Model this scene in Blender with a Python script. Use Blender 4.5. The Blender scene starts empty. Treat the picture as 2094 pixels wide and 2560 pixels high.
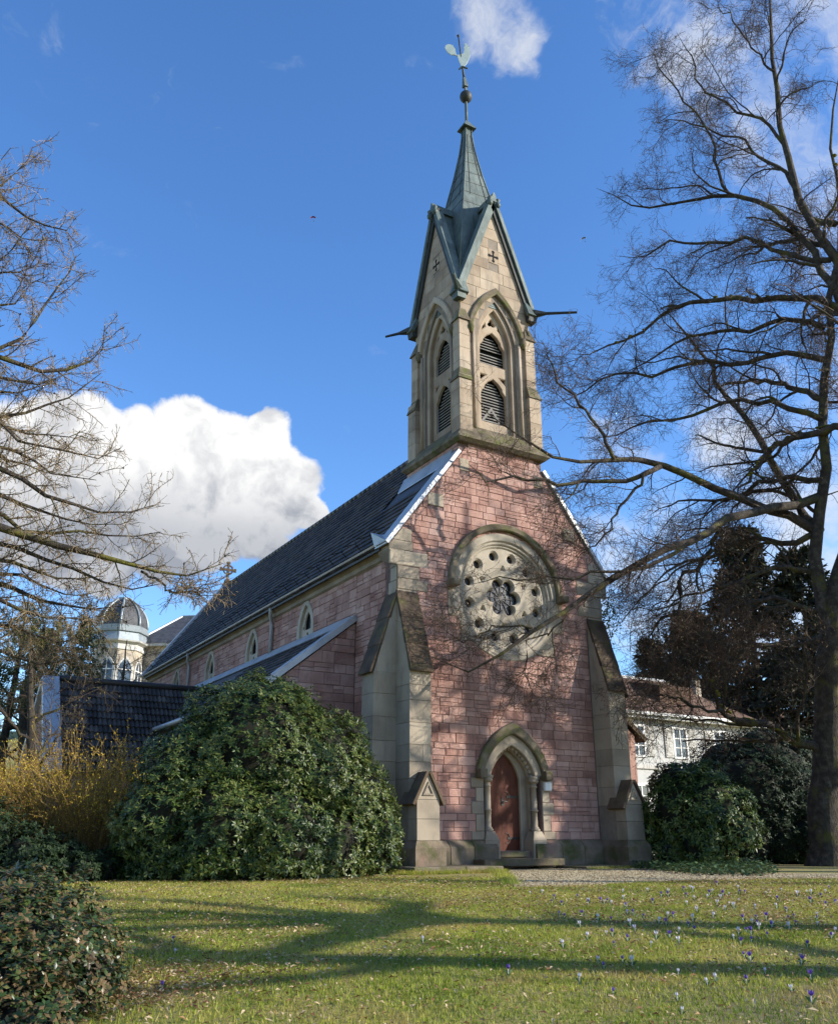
import bpy, bmesh, math, random
import numpy as np
from mathutils import Vector, Matrix
R = math.radians
scn = bpy.context.scene
COL = scn.collection

# ------------------------------------------------------------------ camera
FPX, CX, CY = 2220.0, 1047.0, 1280.0            # focal length and centre in photograph pixels (2094 x 2560)
PITCH = math.atan(810 / 2220.0); TH = R(30.7)    # looking up 20 degrees; the nave points 30.7 degrees left of the view
HEAD = Vector((math.sin(TH), math.cos(TH), 0)); RIGHT = Vector((math.cos(TH), -math.sin(TH), 0)); UPZ = Vector((0, 0, 1))
FW = HEAD * math.cos(PITCH) + UPZ * math.sin(PITCH)
UP = -HEAD * math.sin(PITCH) + UPZ * math.cos(PITCH)
CAM = Vector((-15.45, -20.92, 0.38))
cd = bpy.data.cameras.new('camera'); cam = bpy.data.objects.new('camera', cd); COL.objects.link(cam)
cd.sensor_fit = 'VERTICAL'; cd.sensor_height = 24.0; cd.sensor_width = 24.0
cd.lens = FPX / 2560.0 * 24.0
cd.clip_start = 0.1; cd.clip_end = 8000
mw = Matrix((RIGHT, UP, -FW)).transposed().to_4x4(); mw.translation = CAM
cam.matrix_world = mw
scn.camera = cam
def ray(px, py): return FW + RIGHT * ((px - CX) / FPX) + UP * ((CY - py) / FPX)
def at(px, py, t):                                # point in pixel direction at horizontal distance t
    d = ray(px, py); return CAM + d * (t / math.hypot(d.x, d.y))
def on_z(px, py, z):
    d = ray(px, py); return CAM + d * ((z - CAM.z) / d.z)
def on_y(px, py, y):
    d = ray(px, py); return CAM + d * ((y - CAM.y) / d.y)
def to_px(P):
    v = Vector(P) - CAM; w = v.dot(FW)
    return CX + FPX * v.dot(RIGHT) / w, CY - FPX * v.dot(UP) / w, w

# ------------------------------------------------------------------ light, sky, exposure
SUN_AZ, SUN_EL = R(50), R(24)                     # azimuth measured from the facade normal towards +X
SDIR = Vector((math.sin(SUN_AZ) * math.cos(SUN_EL), -math.cos(SUN_AZ) * math.cos(SUN_EL), math.sin(SUN_EL)))
sl = bpy.data.lights.new('sun', 'SUN'); sun = bpy.data.objects.new('sun', sl); COL.objects.link(sun)
sl.energy = 4.2; sl.angle = R(0.55); sl.color = (1.0, 0.93, 0.82)
sun.rotation_euler = SDIR.to_track_quat('Z', 'Y').to_euler(); sun.location = (20, -20, 30)
scn.view_settings.view_transform = 'Standard'; scn.view_settings.look = 'None'
scn.view_settings.exposure = 0.9; scn.view_settings.gamma = 1.0; scn.view_settings.use_curve_mapping = False
scn.render.engine = 'CYCLES'
scn.cycles.max_bounces = 6; scn.cycles.diffuse_bounces = 3; scn.cycles.glossy_bounces = 2
scn.cycles.transparent_max_bounces = 8; scn.cycles.caustics_reflective = False; scn.cycles.caustics_refractive = False
scn.cycles.use_adaptive_sampling = True; scn.cycles.adaptive_threshold = 0.02

def build_world():
    w = bpy.data.worlds.new('World'); scn.world = w; w.use_nodes = True
    nt = w.node_tree; nt.nodes.clear(); N = nt.nodes.new; Lk = nt.links.new
    def setin(sock, v):
        if hasattr(v, 'links'): Lk(v, sock)
        else: sock.default_value = v
    def math_(op, a, b=0.0, clamp=False):
        n = N('ShaderNodeMath'); n.operation = op; n.use_clamp = clamp; setin(n.inputs[0], a); setin(n.inputs[1], b); return n.outputs[0]
    def vmath(op, a, b=None):
        n = N('ShaderNodeVectorMath'); n.operation = op; setin(n.inputs[0], a)
        if b is not None: setin(n.inputs[1], b)
        return n.outputs['Value'] if op == 'DOT_PRODUCT' else n.outputs[0]
    def vscale(a, s):
        n = N('ShaderNodeVectorMath'); n.operation = 'SCALE'; setin(n.inputs[0], a); setin(n.inputs['Scale'], s); return n.outputs[0]
    def ramp(x, a, b, c=0.0, d=1.0, kind='SMOOTHSTEP'):
        n = N('ShaderNodeMapRange'); n.interpolation_type = kind; setin(n.inputs[0], x)
        n.inputs[1].default_value = a; n.inputs[2].default_value = b; n.inputs[3].default_value = c; n.inputs[4].default_value = d
        return n.outputs[0]
    def noise(vec, scale, detail, rough=0.55, color=False, dist=0.0):
        n = N('ShaderNodeTexNoise'); n.inputs['Scale'].default_value = scale; n.inputs['Detail'].default_value = detail
        n.inputs['Roughness'].default_value = rough; n.inputs['Distortion'].default_value = dist; Lk(vec, n.inputs['Vector'])
        return n.outputs['Color'] if color else n.outputs[0]
    def mix(f, a, b):
        n = N('ShaderNodeMix'); n.data_type = 'RGBA'; setin(n.inputs[0], f); setin(n.inputs[6], a); setin(n.inputs[7], b); return n.outputs[2]
    sky = N('ShaderNodeTexSky'); sky.sky_type = 'NISHITA'; sky.sun_disc = False
    sky.sun_elevation = SUN_EL; sky.sun_rotation = math.atan2(SDIR.x, SDIR.y)
    sky.altitude = 200; sky.air_density = 1.0; sky.dust_density = 0.25; sky.ozone_density = 3.5
    hsv = N('ShaderNodeHueSaturation'); hsv.inputs['Saturation'].default_value = 1.17; hsv.inputs['Hue'].default_value = 0.506; hsv.inputs['Value'].default_value = 1.2
    Lk(sky.outputs[0], hsv.inputs['Color'])
    tc = N('ShaderNodeTexCoord'); d0 = vmath('NORMALIZE', tc.outputs['Generated'])
    def warp(v, scale, amp, detail):
        c = noise(v, scale, detail, 0.6, True)
        return vmath('NORMALIZE', vmath('ADD', v, vscale(vmath('SUBTRACT', c, (0.5, 0.5, 0.5)), amp)))
    def discs(v, lst, soft_in, soft_out):
        acc = None
        for px, py, rr in lst:
            dr = ray(px, py).normalized(); a = rr / 2350.0
            m = ramp(vmath('DOT_PRODUCT', v, tuple(dr)), math.cos(a * soft_out), math.cos(a * soft_in))
            acc = m if acc is None else math_('MAXIMUM', acc, m)
        return acc
    # towering cumulus low on the left
    cum = [(-60, 1180, 170), (60, 1130, 110), (135, 1085, 92), (240, 1080, 85), (180, 1210, 150), (335, 1130, 100), (470, 1085, 98), (560, 1110, 95),
           (675, 1105, 88), (725, 1195, 92), (650, 1240, 140), (500, 1240, 160), (350, 1260, 150), (775, 1270, 52), (640, 1330, 95), (520, 1370, 90),
           (400, 1390, 90), (150, 1330, 140), (10, 1280, 150), (280, 1400, 90)]
    v1 = warp(warp(d0, 9.0, 0.055, 2.0), 30.0, 0.026, 7.0)
    m1 = discs(v1, cum, 0.86, 1.06)
    puff = noise(warp(d0, 12.0, 0.05, 3.0), 17.0, 7.0, 0.55)
    low = ramp(vmath('DOT_PRODUCT', v1, tuple(UPZ)), ray(400, 1090).normalized().z, ray(400, 1370).normalized().z)
    shade = math_('ADD', math_('MULTIPLY', low, 0.95), ramp(puff, 0.40, 0.66, -0.25, 0.45), True)
    ccol = mix(shade, (4.15, 4.15, 4.15, 1), (1.55, 1.68, 1.95, 1))
    # ragged bright cloud behind the big tree, and wisps at the top
    right = [(1540, 1160, 130), (1640, 1300, 170), (1560, 1420, 170), (1690, 1560, 200), (1880, 1180, 200), (2030, 1350, 220), (2200, 1200, 300), (1900, 1480, 220),
             ]
    wisps = [(2010, 90, 240), (2140, 330, 260), (1640, 40, 120), (1690, 90, 90), (1215, 20, 75), (1290, 90, 60), (2200, 0, 320), (1960, 330, 140)]
    v2 = warp(d0, 10.0, 0.07, 4.0)
    fb = noise(vmath('MULTIPLY', v2, (1.0, 1.0, 1.5)), 8.0, 9.0, 0.62)
    m2 = ramp(math_('ADD', fb, math_('MULTIPLY', discs(v2, right, 0.0, 1.5), 0.30)), 0.64, 1.0, 0.0, 0.9)
    m2 = math_('MAXIMUM', m2, ramp(math_('ADD', noise(warp(d0, 6.0, 0.16, 5.0), 11.0, 10.0, 0.66), math_('MULTIPLY', discs(v2, wisps, 0.0, 1.6), 0.27)), 0.62, 1.02, 0.0, 0.85))
    # the same broken cloud goes on outside the picture
    clear = ramp(vmath('DOT_PRODUCT', d0, tuple(ray(900, 800).normalized())), math.cos(R(42)), math.cos(R(33)), 1.0, 0.0)
    up = ramp(vmath('DOT_PRODUCT', d0, tuple(UPZ)), 0.0, 0.15)
    m3 = math_('MULTIPLY', math_('MULTIPLY', ramp(noise(v2, 3.2, 8.0, 0.6), 0.53, 0.68, 0.0, 0.85), clear), up)
    c = mix(math_('MAXIMUM', m2, m3), hsv.outputs[0], (3.5, 3.6, 3.75, 1))
    c = mix(m1, c, ccol)
    bg = N('ShaderNodeBackground'); Lk(c, bg.inputs['Color']); bg.inputs['Strength'].default_value = 0.13
    out = N('ShaderNodeOutputWorld'); Lk(bg.outputs[0], out.inputs['Surface'])
    w.cycles.sampling_method = 'MANUAL'; w.cycles.sample_map_resolution = 512
build_world()

# ------------------------------------------------------------------ object helpers
WM = {}
def put(ob, parent=None, m=None):
    m = m or Matrix.Identity(4)
    COL.objects.link(ob)
    if parent is not None:
        ob.parent = parent; ob.matrix_parent_inverse = WM[parent.name].inverted()
    ob.matrix_basis = m; WM[ob.name] = m.copy()
    return ob
def mesh(name, verts, faces, mat=None, smooth=False):
    me = bpy.data.meshes.new(name); me.from_pydata([tuple(v) for v in verts], [], faces)
    if mat is not None: me.materials.append(mat)
    if smooth: me.polygons.foreach_set('use_smooth', [True] * len(me.polygons))
    me.update(); return me
def fast_mesh(name, co, tris=None, quads=None, mat=None, smooth=False):
    co = np.ascontiguousarray(co, dtype=np.float32).reshape(-1, 3)
    me = bpy.data.meshes.new(name); me.vertices.add(len(co)); me.vertices.foreach_set('co', co.ravel())
    idx = []; starts = []; tot = 0
    for arr, k in ((tris, 3), (quads, 4)):
        if arr is None or len(arr) == 0: continue
        arr = np.asarray(arr, dtype=np.int32).reshape(-1, k); idx.append(arr.ravel())
        starts.append(tot + np.arange(len(arr), dtype=np.int32) * k); tot += arr.size
    idx = np.concatenate(idx); starts = np.concatenate(starts)
    me.loops.add(len(idx)); me.loops.foreach_set('vertex_index', idx)
    me.polygons.add(len(starts)); me.polygons.foreach_set('loop_start', starts)
    if smooth: me.polygons.foreach_set('use_smooth', np.ones(len(starts), dtype=bool))
    me.update(calc_edges=True)
    if mat is not None: me.materials.append(mat)
    return me
def part(name, me, parent, m=None, label=None, kind=None):
    ob = put(bpy.data.objects.new(name, me), parent, m)
    if label: ob['label'] = label
    if kind: ob['kind'] = kind
    return ob
def tag(o, label, cat, group=None):
    o['label'] = label; o['category'] = cat
    if group: o['group'] = group
    return o
def thing(name, label, cat, loc, group=None):
    e = bpy.data.objects.new(name, None); e.empty_display_size = 0.3
    put(e, None, Matrix.Translation(Vector(loc))); return tag(e, label, cat, group)
def structure(name, me, m=None):
    o = put(bpy.data.objects.new(name, me), None, m); o['kind'] = 'structure'; return o

class MB:                                          # collects simple shapes into one mesh
    def __init__(s): s.v = []; s.f = []
    def add(s, verts, faces):
        o = len(s.v); s.v += [tuple(v) for v in verts]; s.f += [tuple(i + o for i in f) for f in faces]; return s
    def box(s, x0, x1, y0, y1, z0, z1):
        return s.add([(x, y, z) for z in (z0, z1) for y in (y0, y1) for x in (x0, x1)],
                     [(0, 2, 3, 1), (4, 5, 7, 6), (0, 1, 5, 4), (2, 6, 7, 3), (0, 4, 6, 2), (1, 3, 7, 5)])
    def prism(s, poly, a, b, axis='y'):            # polygon of 2-tuples extruded along an axis from a to b
        n = len(poly)
        def P(p, t): return {'y': (p[0], t, p[1]), 'x': (t, p[0], p[1]), 'z': (p[0], p[1], t)}[axis]
        vs = [P(p, a) for p in poly] + [P(p, b) for p in poly]
        fs = [tuple(range(n))[::-1], tuple(range(n, 2 * n))] + [(i, (i + 1) % n, n + (i + 1) % n, n + i) for i in range(n)]
        return s.add(vs, fs)
    def hull8(s, bottom, top):                     # two quads (4 points each)
        return s.add(list(bottom) + list(top), [(3, 2, 1, 0), (4, 5, 6, 7), (0, 1, 5, 4), (1, 2, 6, 5), (2, 3, 7, 6), (3, 0, 4, 7)])
    def tube(s, pts, rad, n=8, caps=True):
        pts = [Vector(p) for p in pts]; rr = rad if isinstance(rad, (list, tuple)) else [rad] * len(pts)
        rings = []; prev = None
        for i, p in enumerate(pts):
            t = (pts[min(i + 1, len(pts) - 1)] - pts[max(i - 1, 0)]).normalized()
            if prev is None: prev = t.orthogonal().normalized()
            a = (prev - t * prev.dot(t)).normalized(); b = t.cross(a); prev = a
            rings.append([p + (a * math.cos(6.28318 * k / n) + b * math.sin(6.28318 * k / n)) * rr[i] for k in range(n)])
        vs = [q for r_ in rings for q in r_]; fs = []
        for i in range(len(pts) - 1):
            for k in range(n):
                fs.append((i * n + k, i * n + (k + 1) % n, (i + 1) * n + (k + 1) % n, (i + 1) * n + k))
        if caps: fs += [tuple(range(n))[::-1], tuple(range((len(pts) - 1) * n, len(pts) * n))]
        return s.add(vs, fs)
    def lathe(s, prof, cx, cy, n=16, rot=0.0):     # profile [(r, z)]
        vs = [(cx + r_ * math.cos(rot + 6.28318 * k / n), cy + r_ * math.sin(rot + 6.28318 * k / n), z) for r_, z in prof for k in range(n)]
        fs = [(i * n + k, i * n + (k + 1) % n, (i + 1) * n + (k + 1) % n, (i + 1) * n + k) for i in range(len(prof) - 1) for k in range(n)]
        fs += [tuple(range(n))[::-1], tuple(range((len(prof) - 1) * n, len(prof) * n))]
        return s.add(vs, fs)
    def mesh(s, name, mat, smooth=False, bevel=0.0):
        me = bpy.data.meshes.new(name); me.from_pydata(s.v, [], s.f); me.materials.append(mat)
        bm = bmesh.new(); bm.from_mesh(me); bmesh.ops.recalc_face_normals(bm, faces=bm.faces)
        if bevel:
            bmesh.ops.bevel(bm, geom=[e for e in bm.edges if len(e.link_faces) == 2 and e.calc_face_angle(0) > 0.5], offset=bevel, segments=1, affect='EDGES', clamp_overlap=True)
        bm.to_mesh(me); bm.free()
        if smooth: me.polygons.foreach_set('use_smooth', [True] * len(me.polygons))
        me.update(); return me

def plate(name, loops, depth, mat, bevel=0.0):     # flat plate with holes in local XY, from z=0 back to z=-depth
    cu = bpy.data.curves.new(name, 'CURVE'); cu.dimensions = '2D'; cu.fill_mode = 'BOTH'
    cu.extrude = max(depth / 2 - bevel, 0.0005); cu.bevel_depth = bevel; cu.bevel_resolution = 0
    for lp in loops:
        sp = cu.splines.new('POLY'); sp.points.add(len(lp) - 1); sp.use_cyclic_u = True
        for q, (x, y) in zip(sp.points, lp): q.co = (x, y, 0, 1)
    ob = bpy.data.objects.new(name, cu)
    me = bpy.data.meshes.new_from_object(ob); bpy.data.objects.remove(ob); bpy.data.curves.remove(cu)
    me.transform(Matrix.Translation((0, 0, -depth / 2)))
    me.name = name; me.materials.clear(); me.materials.append(mat)
    me.polygons.foreach_set('use_smooth', [False] * len(me.polygons)); me.update()
    return me
def frame(origin, u, v):                           # local x->u, y->v, z->outward normal u x v
    u = Vector(u).normalized(); v = Vector(v).normalized(); w = u.cross(v)
    m = Matrix((u, v, w)).transposed().to_4x4(); m.translation = Vector(origin); return m
FRONT = frame((0, 0, 0), (1, 0, 0), (0, 0, 1))     # local (x, z) on the facade, outward -Y
def circle(cx, cy, r_, n=24, ph=0.0): return [(cx + r_ * math.cos(ph + 6.283185 * k / n), cy + r_ * math.sin(ph + 6.283185 * k / n)) for k in range(n)]
AK = 1.45                                          # how much flatter than a struck arc the two sides of an arch are
def arch_c(hw, h):
    RR = AK * (hw * hw + h * h) / (2 * hw); c = math.hypot(hw, h); d = math.sqrt(max(0, RR * RR - c * c / 4))
    nx, nz = h / c, hw / c                           # outward normal of the chord from (hw, 0) to (0, h)
    return hw / 2 - nx * d, h / 2 - nz * d, RR
def arch(hw, z0, z1, n=10, cx=0.0):                # pointed arch from right springing over the apex to the left springing
    h = z1 - z0; x0, y0, RR = arch_c(hw, h); a0 = math.atan2(-y0, hw - x0); a1 = math.atan2(h - y0, -x0)
    rt = [(x0 + RR * math.cos(a0 + (a1 - a0) * k / n), z0 + y0 + RR * math.sin(a0 + (a1 - a0) * k / n)) for k in range(n + 1)]
    rt[0] = (hw, z0); rt[-1] = (0.0, z1)
    return [(cx + x, z) for x, z in rt] + [(cx - x, z) for x, z in rt[-2::-1]]
def arch_half(hw, z0, z1, z):                      # half width of that arch at height z
    if z <= z0: return hw
    if z >= z1: return 0.0
    h = z1 - z0; x0, y0, RR = arch_c(hw, h)
    return max(0.0, x0 + math.sqrt(max(0, RR * RR - (z - z0 - y0) ** 2)))
def closed_arch(hw, zb, z0, z1, cx=0.0, n=10): return [(cx + hw, zb)] + arch(hw, z0, z1, n, cx) + [(cx - hw, zb)]
def band(hw1, z01, z11, hw2, z02, z12, zb=None, n=12):
    o = arch(hw1, z01, z11, n); i = arch(hw2, z02, z12, n)
    if zb is not None: o = [(hw1, zb)] + o + [(-hw1, zb)]; i = [(hw2, zb)] + i + [(-hw2, zb)]
    return o + i[::-1]

# ------------------------------------------------------------------ materials
def material(name, cols, rough=0.8, scale=2.0, detail=5.0, piece=0.0, stain=None, bump=0.3, bscale=25.0, bstretch=(1, 1, 1), metallic=0.0, spec=0.4,
             transl=0.0, bdist=0.02, wave=None, stain2=None, hue=0.0):
    m = bpy.data.materials.new(name); m.use_nodes = True
    nt = m.node_tree; nt.nodes.clear(); N = nt.nodes.new; Lk = nt.links.new
    geo = N('ShaderNodeNewGeometry'); pos = geo.outputs['Position']
    def noise(scale_, detail_, rough_=0.6, vec=None):
        n = N('ShaderNodeTexNoise'); n.inputs['Scale'].default_value = scale_; n.inputs['Detail'].default_value = detail_; n.inputs['Roughness'].default_value = rough_
        Lk(vec or pos, n.inputs['Vector']); return n.outputs[0]
    def ramp(x, cs, lo=0.3, hi=0.7):
        n = N('ShaderNodeValToRGB'); Lk(x, n.inputs[0]); e = n.color_ramp.elements
        while len(e) < len(cs): e.new(0.5)
        for k, c in enumerate(cs): e[k].position = lo + (hi - lo) * (k / max(1, len(cs) - 1)); e[k].color = (*c, 1)
        return n.outputs[0]
    def mathn(op, a, b):
        n = N('ShaderNodeMath'); n.operation = op
        for s_, v in zip(n.inputs, (a, b)):
            if hasattr(v, 'links'): Lk(v, s_)
            else: s_.default_value = v
        return n.outputs[0]
    oi = N('ShaderNodeObjectInfo')
    rnd = mathn('FRACT', mathn('ADD', oi.outputs['Random'], geo.outputs['Random Per Island']), 0.0)
    x = noise(scale, detail)
    if piece: x = mathn('ADD', x, mathn('MULTIPLY', mathn('SUBTRACT', rnd, 0.5), piece))
    col = ramp(x, cols) if len(cols) > 1 else None
    def mixc(f, a, b):
        n = N('ShaderNodeMix'); n.data_type = 'RGBA'; Lk(f, n.inputs[0])
        for s_, v in ((n.inputs[6], a), (n.inputs[7], b)):
            if hasattr(v, 'links'): Lk(v, s_)
            else: s_.default_value = (*v, 1)
        return n.outputs[2]
    for st in (stain, stain2):
        if st:                                     # (colour, noise scale, low, high, stretch)
            vec = pos
            if len(st) > 4:
                mp = N('ShaderNodeMapping'); mp.inputs['Scale'].default_value = st[4]; Lk(pos, mp.inputs['Vector']); vec = mp.outputs[0]
            f = N('ShaderNodeMapRange'); Lk(noise(st[1], 7.0, 0.65, vec), f.inputs[0]); f.inputs[1].default_value = st[2]; f.inputs[2].default_value = st[3]
            col = mixc(f.outputs[0], col if col is not None else cols[0], st[0])
    if hue:
        h = N('ShaderNodeHueSaturation'); Lk(col, h.inputs['Color'])
        Lk(mathn('ADD', mathn('MULTIPLY', mathn('SUBTRACT', rnd, 0.5), hue), 1.0), h.inputs['Value']); col = h.outputs[0]
    b = N('ShaderNodeBsdfPrincipled'); b.inputs['Roughness'].default_value = rough; b.inputs['Metallic'].default_value = metallic; b.inputs['Specular IOR Level'].default_value = spec
    if col is not None: Lk(col, b.inputs['Base Color'])
    else: b.inputs['Base Color'].default_value = (*cols[0], 1)
    if bump:
        mp = N('ShaderNodeMapping'); mp.inputs['Scale'].default_value = bstretch; Lk(pos, mp.inputs['Vector'])
        bn = N('ShaderNodeBump'); bn.inputs['Strength'].default_value = bump; bn.inputs['Distance'].default_value = bdist
        Lk(noise(bscale, 6.0, 0.65, mp.outputs[0]), bn.inputs['Height']); Lk(bn.outputs[0], b.inputs['Normal'])
    out = N('ShaderNodeOutputMaterial'); sh = b.outputs[0]
    if transl:
        t = N('ShaderNodeBsdfTranslucent')
        if col is not None: Lk(col, t.inputs['Color'])
        else: t.inputs['Color'].default_value = (*cols[0], 1)
        mx = N('ShaderNodeMixShader'); mx.inputs[0].default_value = transl; Lk(sh, mx.inputs[1]); Lk(t.outputs[0], mx.inputs[2]); sh = mx.outputs[0]
    Lk(sh, out.inputs['Surface'])
    return m
M = {}
M['pink'] = material('pink_sandstone', [(.275, .142, .113), (.37, .21, .168), (.425, .255, .207), (.48, .31, .258)], .9, 1.1, 5, piece=.26, stain=((.15, .085, .075), 1.4, .54, .8, (2.2, 2.2, .6)), bump=1.0, bscale=20, bstretch=(1, 1, 2.6), bdist=.03, hue=.13)
M['mortar'] = material('mortar', [(.13, .08, .075), (.2, .14, .125)], .95, 6, bump=.4)
M['ashlar'] = material('buff_sandstone', [(.215, .175, .128), (.295, .245, .182), (.35, .295, .222)], .88, 1.0, 6, piece=.22, stain=((.16, .14, .11), 1.6, .52, .8, (1.6, 1.6, .45)), bump=.35, bscale=30, bdist=.012, hue=.12)
M['tower_stone'] = material('tower_sandstone', [(.26, .195, .135), (.355, .28, .2), (.41, .335, .25)], .88, 1.0, 6, piece=.25, stain=((.15, .125, .10), 1.5, .5, .78, (1.8, 1.8, .4)), bump=.4, bscale=28, bdist=.012, hue=.14)
M['pale_stone'] = material('pale_dressed_stone', [(.29, .25, .19), (.37, .325, .255), (.43, .38, .305)], .85, 1.2, 6, piece=.15, stain=((.20, .175, .13), 1.6, .55, .8), bump=.3, bscale=30, bdist=.01)
M['ashlar_mortar'] = material('ashlar_mortar', [(.17, .145, .115), (.24, .2, .16)], .95, 5, bump=.3)
M['weathered'] = material('weathered_stone', [(.035, .024, .017), (.075, .052, .033), (.13, .09, .056)], .92, 1.6, 6, piece=.2, stain=((.10, .095, .025), 2.2, .52, .72), bump=.7, bscale=18, bdist=.02)
M['mossy'] = material('mossy_stone', [(.07, .055, .038), (.135, .108, .072), (.22, .185, .13)], .95, 1.8, 6, piece=.15, stain=((.085, .095, .02), 2.6, .48, .66), stain2=((.03, .028, .024), 3.4, .55, .75), bump=.6, bscale=20, bdist=.02)
M['plinth'] = material('plinth_stone', [(.09, .07, .05), (.17, .13, .09), (.25, .195, .14)], .92, 1.2, 6, piece=.15, stain=((.065, .07, .02), 1.8, .46, .66), stain2=((.24, .14, .11), 1.3, .56, .72), bump=.5, bscale=20, bdist=.02)
M['tile'] = material('dark_roof_tile', [(.028, .023, .019), (.05, .041, .034), (.075, .062, .052)], .5, 1.2, 5, piece=.35, stain=((.045, .042, .032), 4, .6, .8), bump=.3, bscale=40, bdist=.006, spec=.35, stain2=((.07, .068, .045), .8, .58, .75), hue=.5)
M['zinc'] = material('zinc_sheet', [(.26, .275, .29), (.36, .375, .39), (.45, .46, .47)], .42, 1.5, 5, bump=.15, bscale=6, metallic=.35, spec=.5, stain=((.25, .26, .27), 3, .55, .8))
M['gutter'] = material('cream_gutter', [(.33, .29, .23), (.42, .37, .30)], .5, 3, bump=.1)
M['pipe'] = material('grey_pipe', [(.28, .28, .285), (.36, .36, .365)], .5, 3, bump=.1)
M['copper'] = material('copper_patina', [(.062, .088, .082), (.10, .132, .122), (.15, .185, .17)], .6, 1.2, 6, stain=((.035, .042, .036), 2.2, .48, .75, (3, 3, .35)), stain2=((.20, .235, .215), 3, .6, .8), bump=.2, bscale=10, metallic=.15, spec=.4)
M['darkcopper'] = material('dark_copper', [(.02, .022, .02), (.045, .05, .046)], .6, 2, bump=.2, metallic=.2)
M['door'] = material('red_brown_wood', [(.055, .014, .007), (.08, .021, .010), (.105, .029, .014)], .55, 3, 6, piece=.2, bump=.3, bscale=10, bstretch=(14, 14, 1), bdist=.008, spec=.2, stain=((.05, .013, .007), 3, .55, .8, (8, 8, .7)))
M['iron'] = material('dark_iron', [(.02, .02, .02), (.04, .038, .035)], .45, 6, bump=.2, metallic=.6)
M['glass'] = material('leaded_glass', [(.010, .011, .013), (.026, .028, .032)], .22, 5, 2, bump=.35, bscale=9, bdist=.015, spec=.45)
M['louver'] = material('grey_louver_wood', [(.22, .21, .20), (.34, .33, .31)], .8, 4, piece=.2, bump=.2)
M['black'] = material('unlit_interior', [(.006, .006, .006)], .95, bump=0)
M['white'] = material('white_paint', [(.68, .68, .66), (.76, .76, .74)], .5, 3, bump=.05)
M['bark'] = material('linden_bark', [(.022, .017, .012), (.055, .043, .032), (.11, .09, .066)], .92, 5.0, 7, bump=1.0, bscale=9, bstretch=(3, 3, .45), bdist=.09, stain=((.10, .092, .018), 1.4, .52, .64), stain2=((.14, .13, .11), 2.5, .6, .72))
M['bark_moss'] = material('mossy_bark', [(.03, .024, .018), (.07, .058, .042)], .92, 3.0, 6, bump=.8, bscale=14, bstretch=(3, 3, .5), bdist=.03, stain=((.13, .12, .018), 1.5, .46, .56))
M['twig'] = material('twig', [(.036, .024, .016), (.085, .055, .034)], .85, 3, 3, piece=.4, bump=0)
M['larch_twig'] = material('larch_twig', [(.08, .058, .028), (.19, .14, .075)], .85, 3, 3, piece=.5, bump=0)
M['larch_hang'] = material('larch_hanging_twig', [(.32, .225, .12), (.50, .37, .22)], .8, 3, 3, piece=.6, bump=0, transl=.2)
M['dry_leaf'] = material('dry_leaf', [(.16, .07, .03), (.30, .17, .075), (.42, .28, .14)], .8, 3, 2, piece=1.3, bump=0, transl=.25)
M['fallen_leaf'] = material('fallen_leaf', [(.20, .09, .04), (.36, .21, .09), (.48, .32, .16), (.55, .42, .25)], .8, 3, 2, piece=1.3, bump=0, transl=.2)
M['rhodo'] = material('rhododendron_leaf', [(.012, .032, .006), (.034, .068, .011), (.065, .10, .018), (.12, .14, .034)], .42, 1.2, 2, piece=.6, bump=0, spec=.32, transl=.12)
M['rhodo_bud'] = material('rhododendron_bud', [(.22, .20, .05), (.30, .24, .07)], .5, 3, 2, piece=.6, bump=0)
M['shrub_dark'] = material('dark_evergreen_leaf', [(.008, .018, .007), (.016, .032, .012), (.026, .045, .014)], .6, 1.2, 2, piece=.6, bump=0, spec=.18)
M['mahonia'] = material('mahonia_leaf', [(.018, .038, .010), (.04, .07, .015), (.08, .095, .022), (.13, .085, .036)], .36, 1.4, 3, piece=.75, bump=0, spec=.38, transl=.1)
M['ivy'] = material('ivy_leaf', [(.02, .05, .015), (.05, .10, .03), (.10, .15, .06)], .4, 1.5, 2, piece=.7, bump=0, transl=.1)
M['forsythia'] = material('forsythia_bud', [(.42, .26, .02), (.56, .39, .03), (.66, .50, .045)], .7, 2, 2, piece=.7, bump=0, transl=.3)
M['forsythia_twig'] = material('forsythia_twig', [(.17, .10, .03), (.28, .18, .055)], .8, 3, 3, piece=.6, bump=0)
M['brush_twig'] = material('brush_twig', [(.045, .032, .02), (.09, .065, .04)], .85, 3, 3, piece=.6, bump=0)
M['bud_olive'] = material('olive_bud', [(.13, .11, .03), (.22, .19, .06)], .7, 2, 2, piece=.8, bump=0, transl=.2)
M['conifer'] = material('conifer_needle', [(.014, .018, .009), (.03, .036, .017), (.055, .058, .028)], .7, .6, 3, piece=.6, bump=0)
M['core'] = material('shrub_inner_shade', [(.010, .012, .006), (.02, .02, .01)], .95, 3, bump=.5)  # near-black colour stands in for the shaded gaps between leaves
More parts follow.
